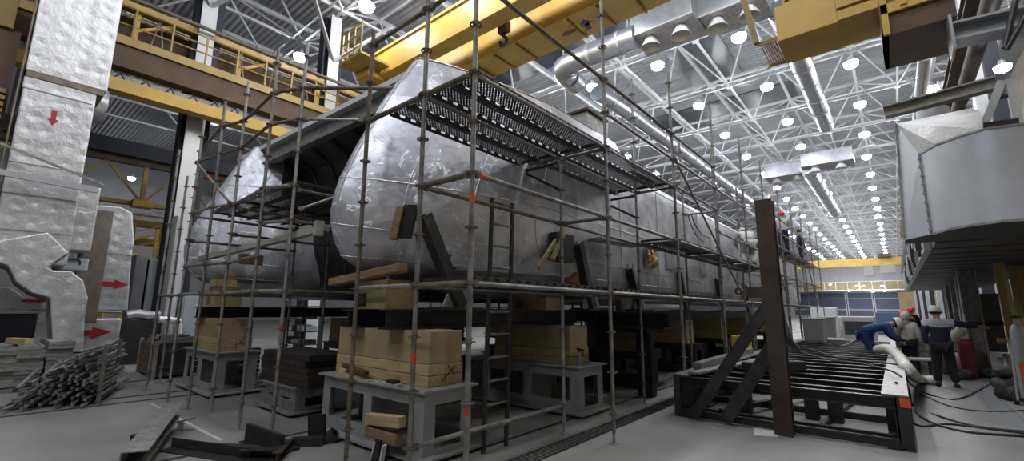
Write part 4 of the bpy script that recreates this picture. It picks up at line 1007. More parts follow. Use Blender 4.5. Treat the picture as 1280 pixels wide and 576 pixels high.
# brown machine frame at the left edge
mf = thing('brown_machine', 'brown machine frame with yellow louvre at the picture edge', 'machine', (-16, -.6, 0))
MB().box(-16.4, -15.6, -3, -.15, 8.2, 9.6).build('top_beam', M['yellow_dark'], mf)
MB().box(-16.6, -15.7, -3, .0, 0, 8.2).build('body', M['brown_steel'], mf)
lv = MB(); p0 = onx(0, 75, -15.6); p1_ = onx(14, 160, -15.6)
for k in range(12): lv.box(-15.62, -15.55, -2, onx(16, 75, -15.6).y, 4.8+k*.16, 4.8+k*.16+.1)
lv.build('louvre', M['yellow_pale'], mf)
# electric cabinets behind the arrow duct
for k, (pa, pb, nm) in enumerate((((170,318),(181,388),'narrow'), ((183,322),(200,388),'wide'), ((202,318),(215,384),'far'))):
    a = onx(*pa, -19.5); b = onx(*pb, -19.5)
    t = thing('electric_cabinet', '%s pale grey electric cabinet beside the arrow duct' % nm, 'cabinet', (-20, (a.y+b.y)/2, 0), 'electric cabinets')
    MB().box(-20.3, -19.5, a.y+.02, b.y-.03, 0, a.z).build('cabinet_body', M['blue_grey'], t, bevel=.015)
    MB().box(-19.49, -19.47, a.y+.03, b.y-.05, .1, a.z-.06).build('door', M['grey_paint'] if k == 0 else M['blue_grey'], t, bevel=.01)
    MB().box(-19.47, -19.44, b.y-.14, b.y-.1, .9, 1.2).build('handle', M['rubber'], t)
# foil-lagged pipe and pipework near the columns
t = thing('lagged_pipe', 'thick foil lagged pipe lying before the cabinets', 'pipe', (-17.2, 3.3, 1.2))
a = onx(158, 394, -17.1); b = onx(200, 393, -17.1); MB().path(bez([a, a.lerp(b, .3) + Vector((0,0,.03)), a.lerp(b, .7) + Vector((0,0,-.03)), b], 16), .14, 12).build('lagging', M['quilt'], t, smooth=True)
MB().box(-17.25, -16.95, a.y-.1, b.y+.1, 0, 1.24).build('plinth', M['dark_steel'], t)
t = thing('white_pipe', 'white bent pipe behind the front scaffold poles', 'pipe', (-17, 3.8, .9))
a = onx(198, 399, -16.5); b = onx(222, 401, -16.5); c = onx(224, 432, -16.5)
MB().path(bez([a, a.lerp(b, .8), b, b.lerp(c, .2), c], 20), .10, 12).build('pipe', M['white_metal'], t, smooth=True)
for (px, py, pw, ph, nm) in ((236,392,26,50,'pale blue machine panel between the front scaffold poles'),(224,300,20,60,'white tall cabinet seen behind the front scaffold poles')):
    a = onx(px-pw/2, py+ph/2, -16.8); b = onx(px+pw/2, py-ph/2, -16.8)
    t = thing('machine_cabinet', nm, 'cabinet', (-17, (a.y+b.y)/2, 0)); MB().box(-17.4, -16.8, a.y, b.y, 0, b.z).build('cabinet_body', M['blue_grey'] if 'blue' in nm else M['white_metal'], t, bevel=.02)
    MB().box(-16.79, -16.77, a.y+.04, b.y-.04, .15, b.z-.1).build('door', M['blue_grey'] if 'blue' in nm else M['white_metal'], t, bevel=.01)
# dark sheet enclosure behind stacks
t = thing('dark_enclosure', 'dark grey metal enclosure behind the plank stacks', 'enclosure', (-18, 1, 0))
a = onx(-10, 392, -17); b = onx(48, 392, -17)
MB().box(-17.8, -17, a.y-.5, b.y, 0, a.z).build('casing', M['blue_steel'], t, bevel=.02)
MB().box(-17.85, -16.95, a.y-.5, b.y+.02, a.z, a.z+.06).build('lid', M['galv'], t, bevel=.01)
o = MB().tube(onx(38, 387, -16), onx(152, 390, -16), .035, 8).build('guard_rail', M['scaf']); tag(o, 'thin horizontal pipe rail before the low foil duct', 'rail')

# ================================================================== stacks, tube heap, crate
def frame_deck(x0, x1, y0, y1, z, label, grp, m):
    t = thing('steel_deck_unit', label, 'scaffold plank', ((x0+x1)/2, (y0+y1)/2, z), grp)
    f = MB().box(x0, x1, y0, y0+.04, z, z+.07).box(x0, x1, y1-.04, y1, z, z+.07).box(x0, x0+.04, y0+.04, y1-.04, z, z+.07).box(x1-.04, x1, y0+.04, y1-.04, z, z+.07)
    f.build('rim', m, t); MB().box(x0+.04, x1-.04, y0+.04, y1-.04, z+.03, z+.045).build('infill', M['cardboard'] if random.random() < .3 else M['galv'], t)
    return t
for s, (px, n, nm, tz) in enumerate(((4, 11, 'outermost stack', 0), (36, 11, 'middle stack', .0), (72, 12, 'stack beside the low foil duct', 0))):
    c = onx(px, 440, -13.6)
    for k in range(n):
        w = random.uniform(-.05, .05)
        frame_deck(-14.7+w, -13.1+w, c.y-.20+w*.3, c.y+.19+w*.3, .02+k*.076 if k else .005, 'flat steel scaffold frame in the %s, %s from the floor' % (nm, ORD[k]), 'flat frames stacked by the tube heap', M['galv_dull'] if k % 3 else M['scaf'])
c = onx(26, 417, -13.6); o = MB().bar((-13.9, c.y-.12, .93), (-13.3, c.y+.12, .93), .14, .12).build('timber_block', M['wood'], bevel=.01); tag(o, 'pale timber offcut lying on the middle stack of frames', 'timber block')
# heap of scaffold tubes between stillage posts
rd_ = random.Random(11); dirv = Vector((-.94, .34, 0)); perp = Vector((.39, .92, 0)); base = Vector((-10.8, .50, 0)); nT = 0
hz_ = 0
for row in range(12):
    wd = 1.25 - row*.085; cnt = int(wd/.105)
    for k in range(cnt):
        s = (k+.5)/cnt*wd + row*.072 + rd_.uniform(-.03, .03); z = .06 + row*.072 + rd_.uniform(-.01, .012)
        L = rd_.uniform(1.9, 2.3); st_ = rd_.uniform(-.25, .30) + row*.03
        p = base + perp*s + dirv*st_ + Vector((0, 0, z)); dd = (dirv + perp*rd_.uniform(-.05, .05) + Vector((0, 0, rd_.uniform(-.008, .02)))).normalized()
        t = thing('scaffold_tube', 'grey scaffold tube in the jumbled heap between two stillage posts', 'scaffold tube', p, 'tubes in the heap')
        MB().ring(p, p + dd*L, .0242, .019, 10).build('tube', M['galv_dull'] if rd_.random() < .7 else M['galv'], t, smooth=True)
        for h0 in (-.01, L-.06): MB().bar(p + dd*h0, p + dd*(h0+.07), .04, .045).build('wedge_head', M['scaf'], t)
        nT += 1
for k in range(9):
    s = .15 + k*.115; p = base + perp*s + dirv*(.2+.1*(k % 3)) + Vector((0, 0, .30 + .068*k)); dd = (dirv + perp*rd_.uniform(-.18, .10) + Vector((0, 0, .05))).normalized()
    t = thing('scaffold_tube', 'grey scaffold tube in the jumbled heap between two stillage posts', 'scaffold tube', p, 'tubes in the heap'); MB().ring(p, p + dd*2.1, .0242, .019, 10).build('tube', M['galv'], t, smooth=True)
    h = MB(); h.bar(p - dd*.01, p + dd*.06, .05, .055); h.build('wedge_head', M['dark_steel'], t)
for k, (px, pyb, pyt) in enumerate(((122, 506, 428), (142, 488, 422))):
    p = onz(px, pyb, 0); hgt = ony(px+3, pyt, p.y).z
    o = MB().angle((p.x, p.y, 0), (p.x, p.y, hgt), .06, .06, .012).box(p.x-.07, p.x+.07, p.y-.07, p.y+.07, 0, .01).build('stillage_post', M['scaf']); tag(o, ('front', 'rear')[k] + ' steel angle post holding the heap of tubes', 'post', 'stillage posts')
# crate of dark panels
a = onz(190, 475, 0); b = onz(167, 462, 0); c = onz(230, 470, 0)
cr = thing('stillage_crate', 'low crate of dark boards standing on the floor before the low foil duct', 'crate', (a.x, a.y, 0))
ux = Vector((b.x-a.x, b.y-a.y, 0)); uy = Vector((c.x-a.x, c.y-a.y, 0)); ux = ux.normalized()*1.9; uy = uy.normalized()*1.0
o_ = Vector((a.x, a.y, 0))
for k in range(5): MB().bar(o_ + Vector((0,0,.12+k*.15)), o_ + ux + Vector((0,0,.12+k*.15)), .03, .135).build('side_board', M['brown_steel'], cr)
for k in range(5): MB().bar(o_ + Vector((0,0,.12+k*.15)), o_ + uy + Vector((0,0,.12+k*.15)), .03, .135).build('end_board', M['dark_steel'], cr)
for q in (o_, o_+ux, o_+uy, o_+ux+uy): MB().bar(q, q + Vector((0,0,.86)), .07, .07).build('corner_post', M['galv_dull'], cr)
MB().prism([o_ + Vector((0,0,.06)), o_+ux + Vector((0,0,.06)), o_+ux+uy + Vector((0,0,.06)), o_+uy + Vector((0,0,.06))], (0,0,.05)).build('floor_board', M['dark_steel'], cr)
for k in range(9):
    q = o_ + ux*(.08+.1*k) + uy*.1; e = q + uy*.8 + ux*random.uniform(-.03,.03)
    z0 = .11; o = MB().bar(q + Vector((0,0,.5+random.uniform(-.02,.12))), e + Vector((0,0,.5+random.uniform(-.02,.1))), .04, .72)  .build('upright_sheet', random.choice([M['dark_steel'], M['galv_dull'], M['frame_top']])); tag(o, 'dark panel standing in the low crate, %s from its open corner' % ORD[k], 'panel', 'panels in the crate')
# stacked boards behind the front scaffold poles
for k in range(7):
    o = MB().box(-12.9, -11.75, 3.9, 4.7, .03+k*.095, .03+k*.095+.08).build('board', M['dark_steel'] if k % 2 else M['galv_dull']); tag(o, 'dark board in the low stack behind the front scaffold, %s from the floor' % ORD[k], 'board', 'boards stacked behind the front scaffold')

# ================================================================== steel scraps on the floor in front
def scrap(mb, name, m, label, cat='steel scrap', bev=.004):
    o = mb.build(name, m, bevel=bev); tag(o, label, cat, 'steel offcuts on the floor'); return o
a0, a1 = onz(165, 585, .10), onz(214, 522, .16)
sct = MB(); sct.channel(a0 + Vector((0,0,.08)), a1 + Vector((0,0,.10)), .22, .15, .015, (.1, 0, 1)); 
scrap(sct, 'channel_offcut', M['galv_dull'], 'long pale steel channel sloping up on the floor at the front')
p = onz(172, 552, 0); scrap(MB().bar((p.x, p.y-.05, .05), (p.x+.16, p.y+.08, .05), .1, .1), 'steel_block', M['black_steel'], 'small black steel lump beside the pale channel')
p = onz(222, 537, 0); scrap(MB().bar((p.x, p.y, .10), (p.x+.25, p.y+.1, .17), .06, .02).bar((p.x+.06, p.y, 0), (p.x+.06, p.y+.02, .10), .06, .05), 'bent_strip', M['galv_dull'], 'bent strip leaning at the upper end of the pale channel')
a0, a1 = onz(206, 562, 0), onz(305, 577, 0); scrap(MB().angle((a0.x, a0.y, .06), (a1.x, a1.y, .06), .16, .12, .015), 'angle_offcut', M['dark_steel'], 'dark steel angle lying flat beside the pale channel')
a0, a1 = onz(240, 560, 0), onz(322, 565, 0); scrap(MB().bar((a0.x, a0.y, .035), (a1.x, a1.y, .035), .22, .02), 'plate_offcut', M['rust_beam'], 'flat dark plate lying across the steel angle')
a0, a1 = onz(307, 556, 0), onz(352, 568, 0); scrap(MB().bar((a0.x, a0.y, .13), (a1.x, a1.y, .09), .05, .24).bar((a0.x, a0.y+.1, .02), (a1.x, a1.y+.1, .02), .24, .03), 'tee_offcut', M['dark_steel'], 'upright dark tee offcut in the middle of the scrap')
a0, a1 = onz(300, 574, 0), onz(345, 574, 0); scrap(MB().channel((a0.x, a0.y, .06), (a1.x, a1.y, .06), .12, .10, .012), 'channel_offcut', M['black_steel'], 'short black channel at the very front of the scrap')
a0, a1 = onz(345, 578, 0), onz(360, 560, 0); scrap(MB().ibeam((a0.x, a0.y, .05), (a1.x, a1.y, .05), .1, .1, .012), 'beam_offcut', M['rust_beam'], 'short rusty I beam offcut beside the upright tee')
a0, a1 = onz(363, 558, 0), onz(404, 556, 0); scrap(MB().bar((a0.x, a0.y, .05), (a1.x, a1.y, .05), .12, .10), 'bar_offcut', M['dark_steel'], 'dark square bar lying toward the bench stand')
p = onz(392, 553, 0); scrap(MB().bar((p.x-.14, p.y, .17), (p.x+.12, p.y+.06, .20), .05, .28).bar((p.x-.1, p.y-.02, .02), (p.x+.2, p.y+.02, .02), .16, .03), 'angle_offcut', M['black_steel'], 'upright black angle plate beside the bench stand')
p = onz(412, 552, 0); scrap(MB().ring((p.x, p.y, .03), (p.x+.05, p.y+.05, .09), .10, .06, 14), 'ring_offcut', M['dark_steel'], 'dark steel ring leaning at the foot of the bench stand')
p = onz(300, 560, 0); scrap(MB().bar((p.x-.25, p.y+.1, .01), (p.x-.1, p.y+.1, .01), .05, .018), 'strip_offcut', M['black_steel'], 'thin black strip on the floor behind the steel angle')
# ================================================================== RIGHT: welded base frame on the floor
ZF = .64; FX0, FX1, FY0, FY1 = -2.72, -.12, 7.42, 21.0
fm = thing('steel_grillage', 'long dark steel base frame of crossbars lying on the floor', 'steel frame', (-1.4, FY0, 0))
for x, w in ((FX0, .24), (FX1, .26)):
    b = MB().bar((x, FY0, ZF/2), (x, FY1, ZF/2), .02, ZF-.04).bar((x, FY0, .012), (x, FY1, .012), w, .024)
    for y in np.arange(FY0+.9, FY1, 1.5):
        for sg in (-1, 1): b.box(min(x, x+sg*w/2), max(x, x+sg*w/2), y, y+.015, .024, ZF-.024)
    g = b.build('side_beam', M['black_steel'], fm)
    MB().bar((x, FY0, ZF-.012), (x, FY1, ZF-.012), w, .024).build('top_flange', M['frame_top'], g, label='worn grey top flange')
    MB().box(x-.02 if x > -1 else x-w/2, x+w/2 if x > -1 else x+.02, FY0, FY0+.02, .02, ZF-.02).build('end_plate', M['dark_steel'], g)
ys = [FY0+.03, FY0+.42] + list(np.arange(FY0+1.1, FY1, .68))
for k, y in enumerate(ys):
    MB().channel((FX0, y, ZF-.10), (FX1, y, ZF-.10), .09, .14, .012).build('crossbar', M['dark_steel'], fm)
for k, y in enumerate((FY0+.02, FY0+.28, FY0+1.5, FY0+3.2, FY0+5.2)):
    MB().bar((FX0, y, .07), (FX1, y, .07), .06, .10).build('lower_bar', M['black_steel'], fm)
for x in (-1.15, -.85): MB().bar((x, FY0+1.2, 0), (x, FY0+1.2, ZF-.16), .18, .18).build('prop', M['black_steel'], fm)
for x in (-2.05, -1.95): MB().bar((x, FY0+.9+x*.1, 0), (x, FY0+.9+x*.1, ZF-.16), .10, .14).build('prop', M['black_steel'], fm)
MB().bar((-1.0, FY0+.3, .04), (-.75, FY0+3.4, .04), .08, .07).build('lower_tie', M['black_steel'], fm)
MB().bar((-2.2, FY0+.2, .12), (-1.4, FY0+3, .12), .08, .07).build('lower_tie', M['black_steel'], fm)
MB().box(FX1+.04, FX1+.14, FY0-.012, FY0+.001, ZF-.14, ZF-.03).build('red_mark', M['red_tape'], fm, label='red painted end of the near beam')

# upright I beam with braces
cb = ony(972, 541, 7.28); ct = ony(957, 251, 7.28)
pc = thing('steel_post', 'tall rusty upright I beam standing before the base frame', 'steel post', (-1.31, 7.28, 0))
MB().box(-1.42, -1.20, 7.20, 7.215, 0, 3.22).box(-1.42, -1.20, 7.36, 7.375, 0, 3.22).box(-1.315, -1.305, 7.215, 7.36, 0, 3.22).build('beam', M['rust_beam'], pc)
def px_bar(q0, q1, y, w, h, nm, m, par): return MB().bar(ony(*q0, y), ony(*q1, y), w, h, (0, 1, 0)).build(nm, m, par)
px_bar((966, 372), (868, 518), 7.30, .15, .10, 'brace', M['dark_steel'], pc)
px_bar((966, 432), (908, 524), 7.34, .17, .10, 'brace', M['dark_steel'], pc)
px_bar((932, 365), (962, 365), 7.3, .16, .03, 'lug_plate', M['rust_beam'], pc)
p = ony(924, 364, 7.3); MB().ring((p.x, 7.27, p.z), (p.x, 7.33, p.z), .055, .03, 14).build('lug_ring', M['dark_steel'], pc)
o = MB().prism([onz(942, 530, .002), onz(973, 530, .002), onz(973, 546, .002), onz(943, 544, .002)], (0, 0, .004)).build('paper_sheet', M['paper']); tag(o, 'white paper sheet on the floor at the foot of the rusty post', 'paper')
# timbers and channels lying on the frame
zt = ZF + .004
def lay(q0, q1, w, h, nm, m, label, z=zt):
    a = onz(*q0, z); b = onz(*q1, z); o = MB().bar((a.x, a.y, z+h/2), (b.x, b.y, z+h/2), w, h).build(nm, m, bevel=.006); tag(o, label, 'beam'); return o
lay((872, 462), (938, 441), .13, .12, 'steel_bar', M['frame_top'], 'upper of two long bars lying on the corner of the base frame')
lay((866, 468), (962, 448), .16, .04, 'steel_bar', M['frame_top'], 'flat bar lying under the upper bar on the base frame corner')
lay((934, 464), (1002, 462), .22, .15, 'timber_block', M['dark_steel'], 'thick dark block lying across the frame behind the rusty post')
# cabinets standing on the frame
def wedge_cab(q, w, d, h, label):
    zt = ZF - .028; p = onz(*q, zt); t = thing('control_cabinet', label, 'cabinet', (p.x, p.y, zt), 'control cabinets on the base frame')
    MB().prism([(p.x, p.y, zt), (p.x, p.y+d*.7, zt), (p.x, p.y+d, zt+h), (p.x, p.y-.14, zt+h)], (w, 0, 0)).build('cabinet_body', M['grey_paint'], t, bevel=.012)
    MB().box(p.x-.02, p.x+w+.02, p.y-.16, p.y+d+.02, zt+h, zt+h+.03).build('lid', M['grey_paint'], t, bevel=.008)
    MB().prism([(p.x+.05, p.y-.022, zt+.08), (p.x+w-.05, p.y-.022, zt+.08), (p.x+w-.05, p.y-.130, zt+h-.08), (p.x+.05, p.y-.130, zt+h-.08)], (0, -.012, 0)).build('door', M['grey_paint'], t)
    return t
wedge_cab((1006, 428), .55, .9, .78, 'pale grey sloping control cabinet on the base frame behind the rusty post')
wedge_cab((1024, 421), .55, .9, .78, 'pale grey control cabinet behind the sloping one on the base frame')
t = thing('yellow_canister', 'yellow plastic canister on the floor behind the braces of the rusty post', 'canister', onz(957, 452, 0))
p = onz(957, 452, 0)
p = Vector((-2.95, 12.2, 0)); t.location = p
MB().box(p.x-.2, p.x+.2, p.y-.15, p.y+.15, .45, 1.05).build('canister_body', M['yellow_plastic'], t, bevel=.03); MB().tube((p.x-.1, p.y, 1.05), (p.x-.1, p.y, 1.1), .03, 10).build('cap', M['rubber'], t)
MB().box(p.x-.3, p.x+.3, p.y-.25, p.y+.25, 0, .45).build('pallet', M['black_steel'], t)
# grey corrugated hose leaning by the post
pts = bez([ony(975, 385, 9.2), ony(980, 405, 9.2), ony(986, 425, 9.2), ony(996, 436, 9.6)], 24); o = MB().path(pts, .06, 10).build('vent_hose', M['hose_grey'], smooth=True); tag(o, 'grey vent hose running down behind the rusty post', 'hose')
def ribbed(pts, r, n, rib):
    P = bez(pts, n*2); rad = [r*(1.0 if i % 2 else .80) for i in range(len(P))]
    return MB().path(P, r, 14, rad)
# white extraction hose lying over the frame
w0 = [(FX1-.12, 10.5, ZF+.05), (FX1+.0, 10.2, ZF+.16), (FX1+.22, 10.05, ZF+.12), (FX1+.36, 10.2, .34), (FX1+.42, 11.0, .16), (FX1+.62, 11.9, .13), (FX1+1.0, 12.3, .13)]
w0 = [onz(1097, 437, ZF+.10), onz(1110, 436, ZF+.17), onz(1124, 446, ZF+.06), ony(1136, 463, 10.9), onz(1150, 474, .11), onz(1166, 475, .11), onz(1172, 475, .11)]
o = ribbed(w0, .105, 60, 0).build('extraction_hose', M['hose_white'], smooth=True, flat_angle=80); tag(o, 'white ribbed extraction hose draped over the end of the base frame', 'hose')
# black cables
def cable(pts, r, label, grp='black cables on the floor'):
    o = MB().path(bez(pts, 40), r, 6).build('cable', M['cable'], smooth=True); return tag(o, label, 'cable', grp)
zc = ZF + .02
cable([onz(980, 428, zc), onz(1010, 436, zc), onz(1050, 447, zc), onz(1092, 452, zc), onz(1128, 458, zc), onz(1136, 478, .3), onz(1165, 494, .014), onz(1200, 498, .014), onz(1240, 478, .014), onz(1262, 462, .014)], .017, 'black cable looping from the frame over the floor to the dark hoses')
cable([onz(985, 434, zc), onz(1030, 448, zc), onz(1080, 455, zc), onz(1126, 470, zc), onz(1140, 505, .02), onz(1180, 522, .014), onz(1230, 534, .014), onz(1290, 540, .014)], .017, 'black cable from the frame running off at the picture edge, upper one')
cable([onz(1120, 478, zc), onz(1138, 500, .02), onz(1150, 520, .014), onz(1200, 538, .014), onz(1290, 546, .014)], .017, 'black cable from the frame corner running off lower down')
cable([onz(1100, 452, zc), onz(1131, 476, .4), onz(1138, 500, .014), onz(1128, 515, .014), onz(1150, 532, .014), onz(1190, 530, .014), onz(1290, 543, .014)], .014, 'thin black cable curling beside the frame end')
cable([onz(1150, 492, .014), onz(1190, 508, .014), onz(1240, 514, .014), onz(1290, 512, .014)], .010, 'thin grey cable crossing the floor below the standing man')
cable([onz(1000, 418, zc), onz(1045, 432, zc), onz(1070, 425, zc), onz(1095, 430, zc)], .015, 'black cable lying across the frame crossbars by the cabinets')

# ================================================================== galvanised hood and gallery on the machine side
hd_ = thing('duct_hood', 'big galvanised duct hood with curved front hanging over the machines', 'duct', (1.2, 9, 2.7))
zt_, zb_ = 4.02, 2.78
c_top = [onz(px, py, zt_) for px, py in ((1149,193),(1170,181),(1197,171),(1232,161),(1270,156),(1300,153))]
c_bot = [Vector((p.x, p.y, zb_)) for p in c_top]
MB().grid([c_top, c_bot]).build('curved_front', M['hood_metal'], hd_, smooth=True, flat_angle=60)
# back body and flared collar
tl = Vector((.335, 9.35, 4.62)); bl_ = onx(1131, 300, .30); 
A1 = ony(1120, 155, c_top[0].y+.4); A2 = ony(1131, 300, c_top[0].y+.4)
MB().add([c_top[0], A1, A2, c_bot[0]], [(0,1,2,3)]).build('side_sheet', M['hood_metal'], hd_)
T2 = ony(1226, 139, c_top[0].y-.15); T3 = ony(1229, 161, c_top[3].y)
MB().add([c_top[0], c_top[1], c_top[2], T3, T2, A1], [(0,1,2,3,4,5)]).build('top_sheet', M['brushed'], hd_)
MB().add([A1, T2, Vector((T2.x, T2.y+.7, T2.z+.3)), Vector((A1.x, A1.y+.6, A1.z+.2)), A2, Vector((A2.x, A2.y+.6, A2.z))], [(0,1,2,3),(0,3,5,4)]).build('back_body', M['galv_dull'], hd_)
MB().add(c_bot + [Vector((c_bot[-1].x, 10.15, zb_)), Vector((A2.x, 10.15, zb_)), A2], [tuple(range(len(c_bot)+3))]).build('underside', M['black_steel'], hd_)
fl = MB(); 
for p, q in ((c_top[0], c_bot[0]), (A1, A2)): fl.bar(p, q, .05, .03)
for i in range(len(c_top)-1): fl.bar(c_top[i], c_top[i+1], .025, .03).bar(c_bot[i], c_bot[i+1], .025, .03)
fl.bar(onz(1272, 158, zt_), onz(1272, 158, zt_) - Vector((0,0,zt_-zb_)), .04, .03)
bolts = fl.mat(1)
for k in range(9):
    for p, q in ((c_top[0], c_bot[0]), (A1, A2)):
        c = p.lerp(q, (k+.5)/9); bolts.box(c.x-.03, c.x+.012, c.y-.04, c.y+.0, c.z-.015, c.z+.015)
bolts.build('flange_strips', [M['galv_dull'], M['galv']], hd_)
# gallery running on behind the hood (underside dark, galvanised cheek)
gl = thing('machine_gallery', 'long dark gallery underside with galvanised cheek running down the hall', 'gallery', (1.5, 12, 2.7))
zg = 2.76; xg = .52
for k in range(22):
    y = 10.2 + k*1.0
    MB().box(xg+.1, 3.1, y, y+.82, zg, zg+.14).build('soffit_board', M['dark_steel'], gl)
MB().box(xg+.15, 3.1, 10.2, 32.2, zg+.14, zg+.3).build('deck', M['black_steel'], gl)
MB().box(xg, xg+.1, 11.2, 32.2, zg, zg+.75).build('cheek', M['galv'], gl)
for k in range(14):
    y = 12 + k*1.5; MB().box(xg-.09, xg+.02, y, y+.3, zg+.1+.2*(k % 2), zg+.5+.2*(k % 2)).box(xg-.05, xg, y+.5, y+.6, zg, zg+1.1).build('cheek_fitting', random.choice([M['galv'], M['white_metal'], M['dark_steel']]), gl)
MB().tube((xg-.05, 11.4, zg+.95), (xg-.05, 32, zg+.95), .06, 8).build('cheek_pipe', M['galv'], gl, smooth=True)
MB().tube((xg-.02, 11.4, zg+1.25), (xg-.02, 32, zg+1.25), .04, 8).build('cheek_pipe', M['white_metal'], gl, smooth=True)
for k in range(16):
    MB().bar((xg-.03, 12+k*1.3, zg+.7), (xg-.03, 12+k*1.3, zg+1.5), .05, .05).build('cheek_post', M['galv_dull'], gl)
# grey machine columns under the gallery
for k, (x, y, m) in enumerate(((1.55, 17.2, 'galv_dull'), (1.7, 20.0, 'blue_grey'), (1.8, 23.4, 'galv_dull'), (1.9, 27.0, 'grey_paint'), (2.1, 31, 'galv_dull'))):
    t = thing('machine_column', 'grey steel machine column under the gallery, %s from the wood props' % ORD[k], 'column', (x, y, 0), 'machine columns')
    MB().ibeam((x, y, 0), (x, y, zg-.005), .34, .36, .04, (1, 0, 0)).build('shaft', M[m], t)
    MB().bar((x-.1, y, 1.35), (x+.9, y, 1.35), .08, .10).build('arm', M['black_steel'], t); MB().box(x-.22, x+.22, y-.25, y+.25, 0, .04).build('base_plate', M['dark_steel'], t)
    if k > 1: MB().box(x+.25, x+1.0, y-.3, y+.4, .3, 2.3).build('machine_box', M['black_steel'], t)
# wooden props and yellow panels
wp = thing('timber_prop', 'yellowish timber prop leaning under the hood', 'prop', (1.9, 15, 0))
MB().bar((2.05, 14.9, 0), (1.95, 15.1, 2.75), .16, .10).bar((2.28, 14.9, 0), (2.0, 14.9, 1.7), .10, .06).build('prop', M['wood'], wp)
MB().bar((1.88, 14.7, 0), (1.84, 14.7, 2.74), .14, .12).build('post', M['yellow_dark'], wp)
MB().bar((1.7, 15.2, 1.0), (2.5, 15.2, 1.05), .08, .12).build('cross_rail', M['wood_dark'], wp)
yp = thing('yellow_machine', 'dim yellow machine housing behind the timber prop', 'machine', (2.7, 15.6, 0))
MB().box(2.2, 3.6, 15.4, 16.2, 0, 2.7).build('housing', M['yellow_dark'], yp, bevel=.03)
MB().box(2.3, 3.5, 15.35, 15.4, .5, 2.3).build('hatch', M['yellow_dark'], yp)
for x in (2.45, 2.9): MB().bar((x, 15.3, .2), (x, 15.3, 2.6), .07, .05).build('hatch_bar', M['yellow'], yp)
rb = thing('red_box', 'red metal box standing behind the standing man', 'box', (1.25, 16.6, 0))
p = onz(1208, 455, 0); MB().box(1.12, 1.40, 16.4, 16.85, 0, .98).build('box_body', M['red_paint'], rb, bevel=.02); MB().box(1.14, 1.38, 16.36, 16.4, .1, .9).build('box_door', M['red_paint'], rb, bevel=.01)
o = ribbed([onz(1181, 462, .1), ony(1182, 440, 16.0), ony(1190, 424, 15.9), ony(1203, 412, 15.9)], .13, 30, 0).build('extraction_hose', M['hose_white'], smooth=True, flat_angle=80); tag(o, 'beige ribbed hose arching up beside the red box', 'hose')
for nm, pts in (('curled nearest the red box', [(1192,462),(1197,450),(1212,448),(1220,458),(1206,468),(1193,466)]), ('stretched before the wood prop', [(1226,458),(1236,466),(1250,469),(1262,462),(1258,445)]), ('lying at the plate strip near the trolley', [(1246,478),(1258,482),(1272,478),(1285,470)]), ('bulging beside the trolley wheel', [(1250,490),(1262,492),(1276,488)])):
    o = ribbed([onz(a, b, .125) for a, b in pts], .12, 40, 0).build('vent_hose', M['hose_grey'], smooth=True, flat_angle=80); tag(o, 'dark ribbed hose %s' % nm, 'hose', 'dark hoses on the floor')
# stool / bench with dark legs beside the standing man
sb_ = thing('low_bench', 'low pale bench with dark legs behind the white hose', 'bench', (.3, 15.8, 0))
p = onz(1145, 465, 0)
MB().bar((.12, 15.7, .46), (.62, 15.9, .46), .3, .06).build('seat', M['white_metal'], sb_, bevel=.015)
for x in (.16, .58): MB().bar((x, 15.7+(x-.16)*.4, 0), (x, 15.7+(x-.16)*.4, .43), .05, .2).build('leg', M['dark_steel'], sb_)
mb_ = thing('machine_table', 'grey slatted metal box behind the low bench', 'box', (.1, 18.3, 0))
MB().box(-.1, .65, 17.0, 17.5, 0, 1.0).build('box_body', M['grey_paint'], mb_, bevel=.015)
for k in range(4): MB().box(-.08, .63, 16.98, 17.0, .2+k*.2, .34+k*.2).build('slat', M['galv_dull'], mb_)
# gas cylinder on an orange trolley
cy = thing('gas_cylinder', 'grey gas cylinder standing on the orange trolley at the picture edge', 'gas cylinder', (1.70, 12.6, .12))
MB().lathe([(0,0),(.115,0),(.115,1.15),(.10,1.24),(.06,1.30),(.035,1.32),(.035,1.40),(0,1.40)], (1.70, 12.6, .12), 20).build('cylinder_body', M['gas_grey'], cy, smooth=True)
MB().tube((1.70,12.6,1.5), (1.70,12.6,1.6), .03, 8).tube((1.62,12.6,1.56), (1.78,12.6,1.56), .018, 8).build('valve', M['rust_beam'], cy)
tr = thing('cylinder_trolley', 'trolley with orange panel carrying the grey gas cylinder', 'trolley', (1.72, 12.4, 0))
MB().box(1.55, 1.95, 12.35, 12.75, .08, .115).build('foot_plate', M['dark_steel'], tr)
for x in (1.56, 1.94): MB().tube((x-.06, 12.25, .10), (x, 12.45, 1.15), .018, 8).build('frame_tube', M['galv'], tr)
MB().prism([(1.60, 12.27, .22), (1.98, 12.27, .22), (1.98, 12.36, .75), (1.60, 12.36, .75)], (0, .015, 0)).build('orange_panel', M['orange'], tr)
for x in (1.50, 2.0): MB().ring((x-.03, 12.45, .1), (x+.03, 12.45, .1), .10, .03, 18).build('wheel', M['rubber'], tr, smooth=True)

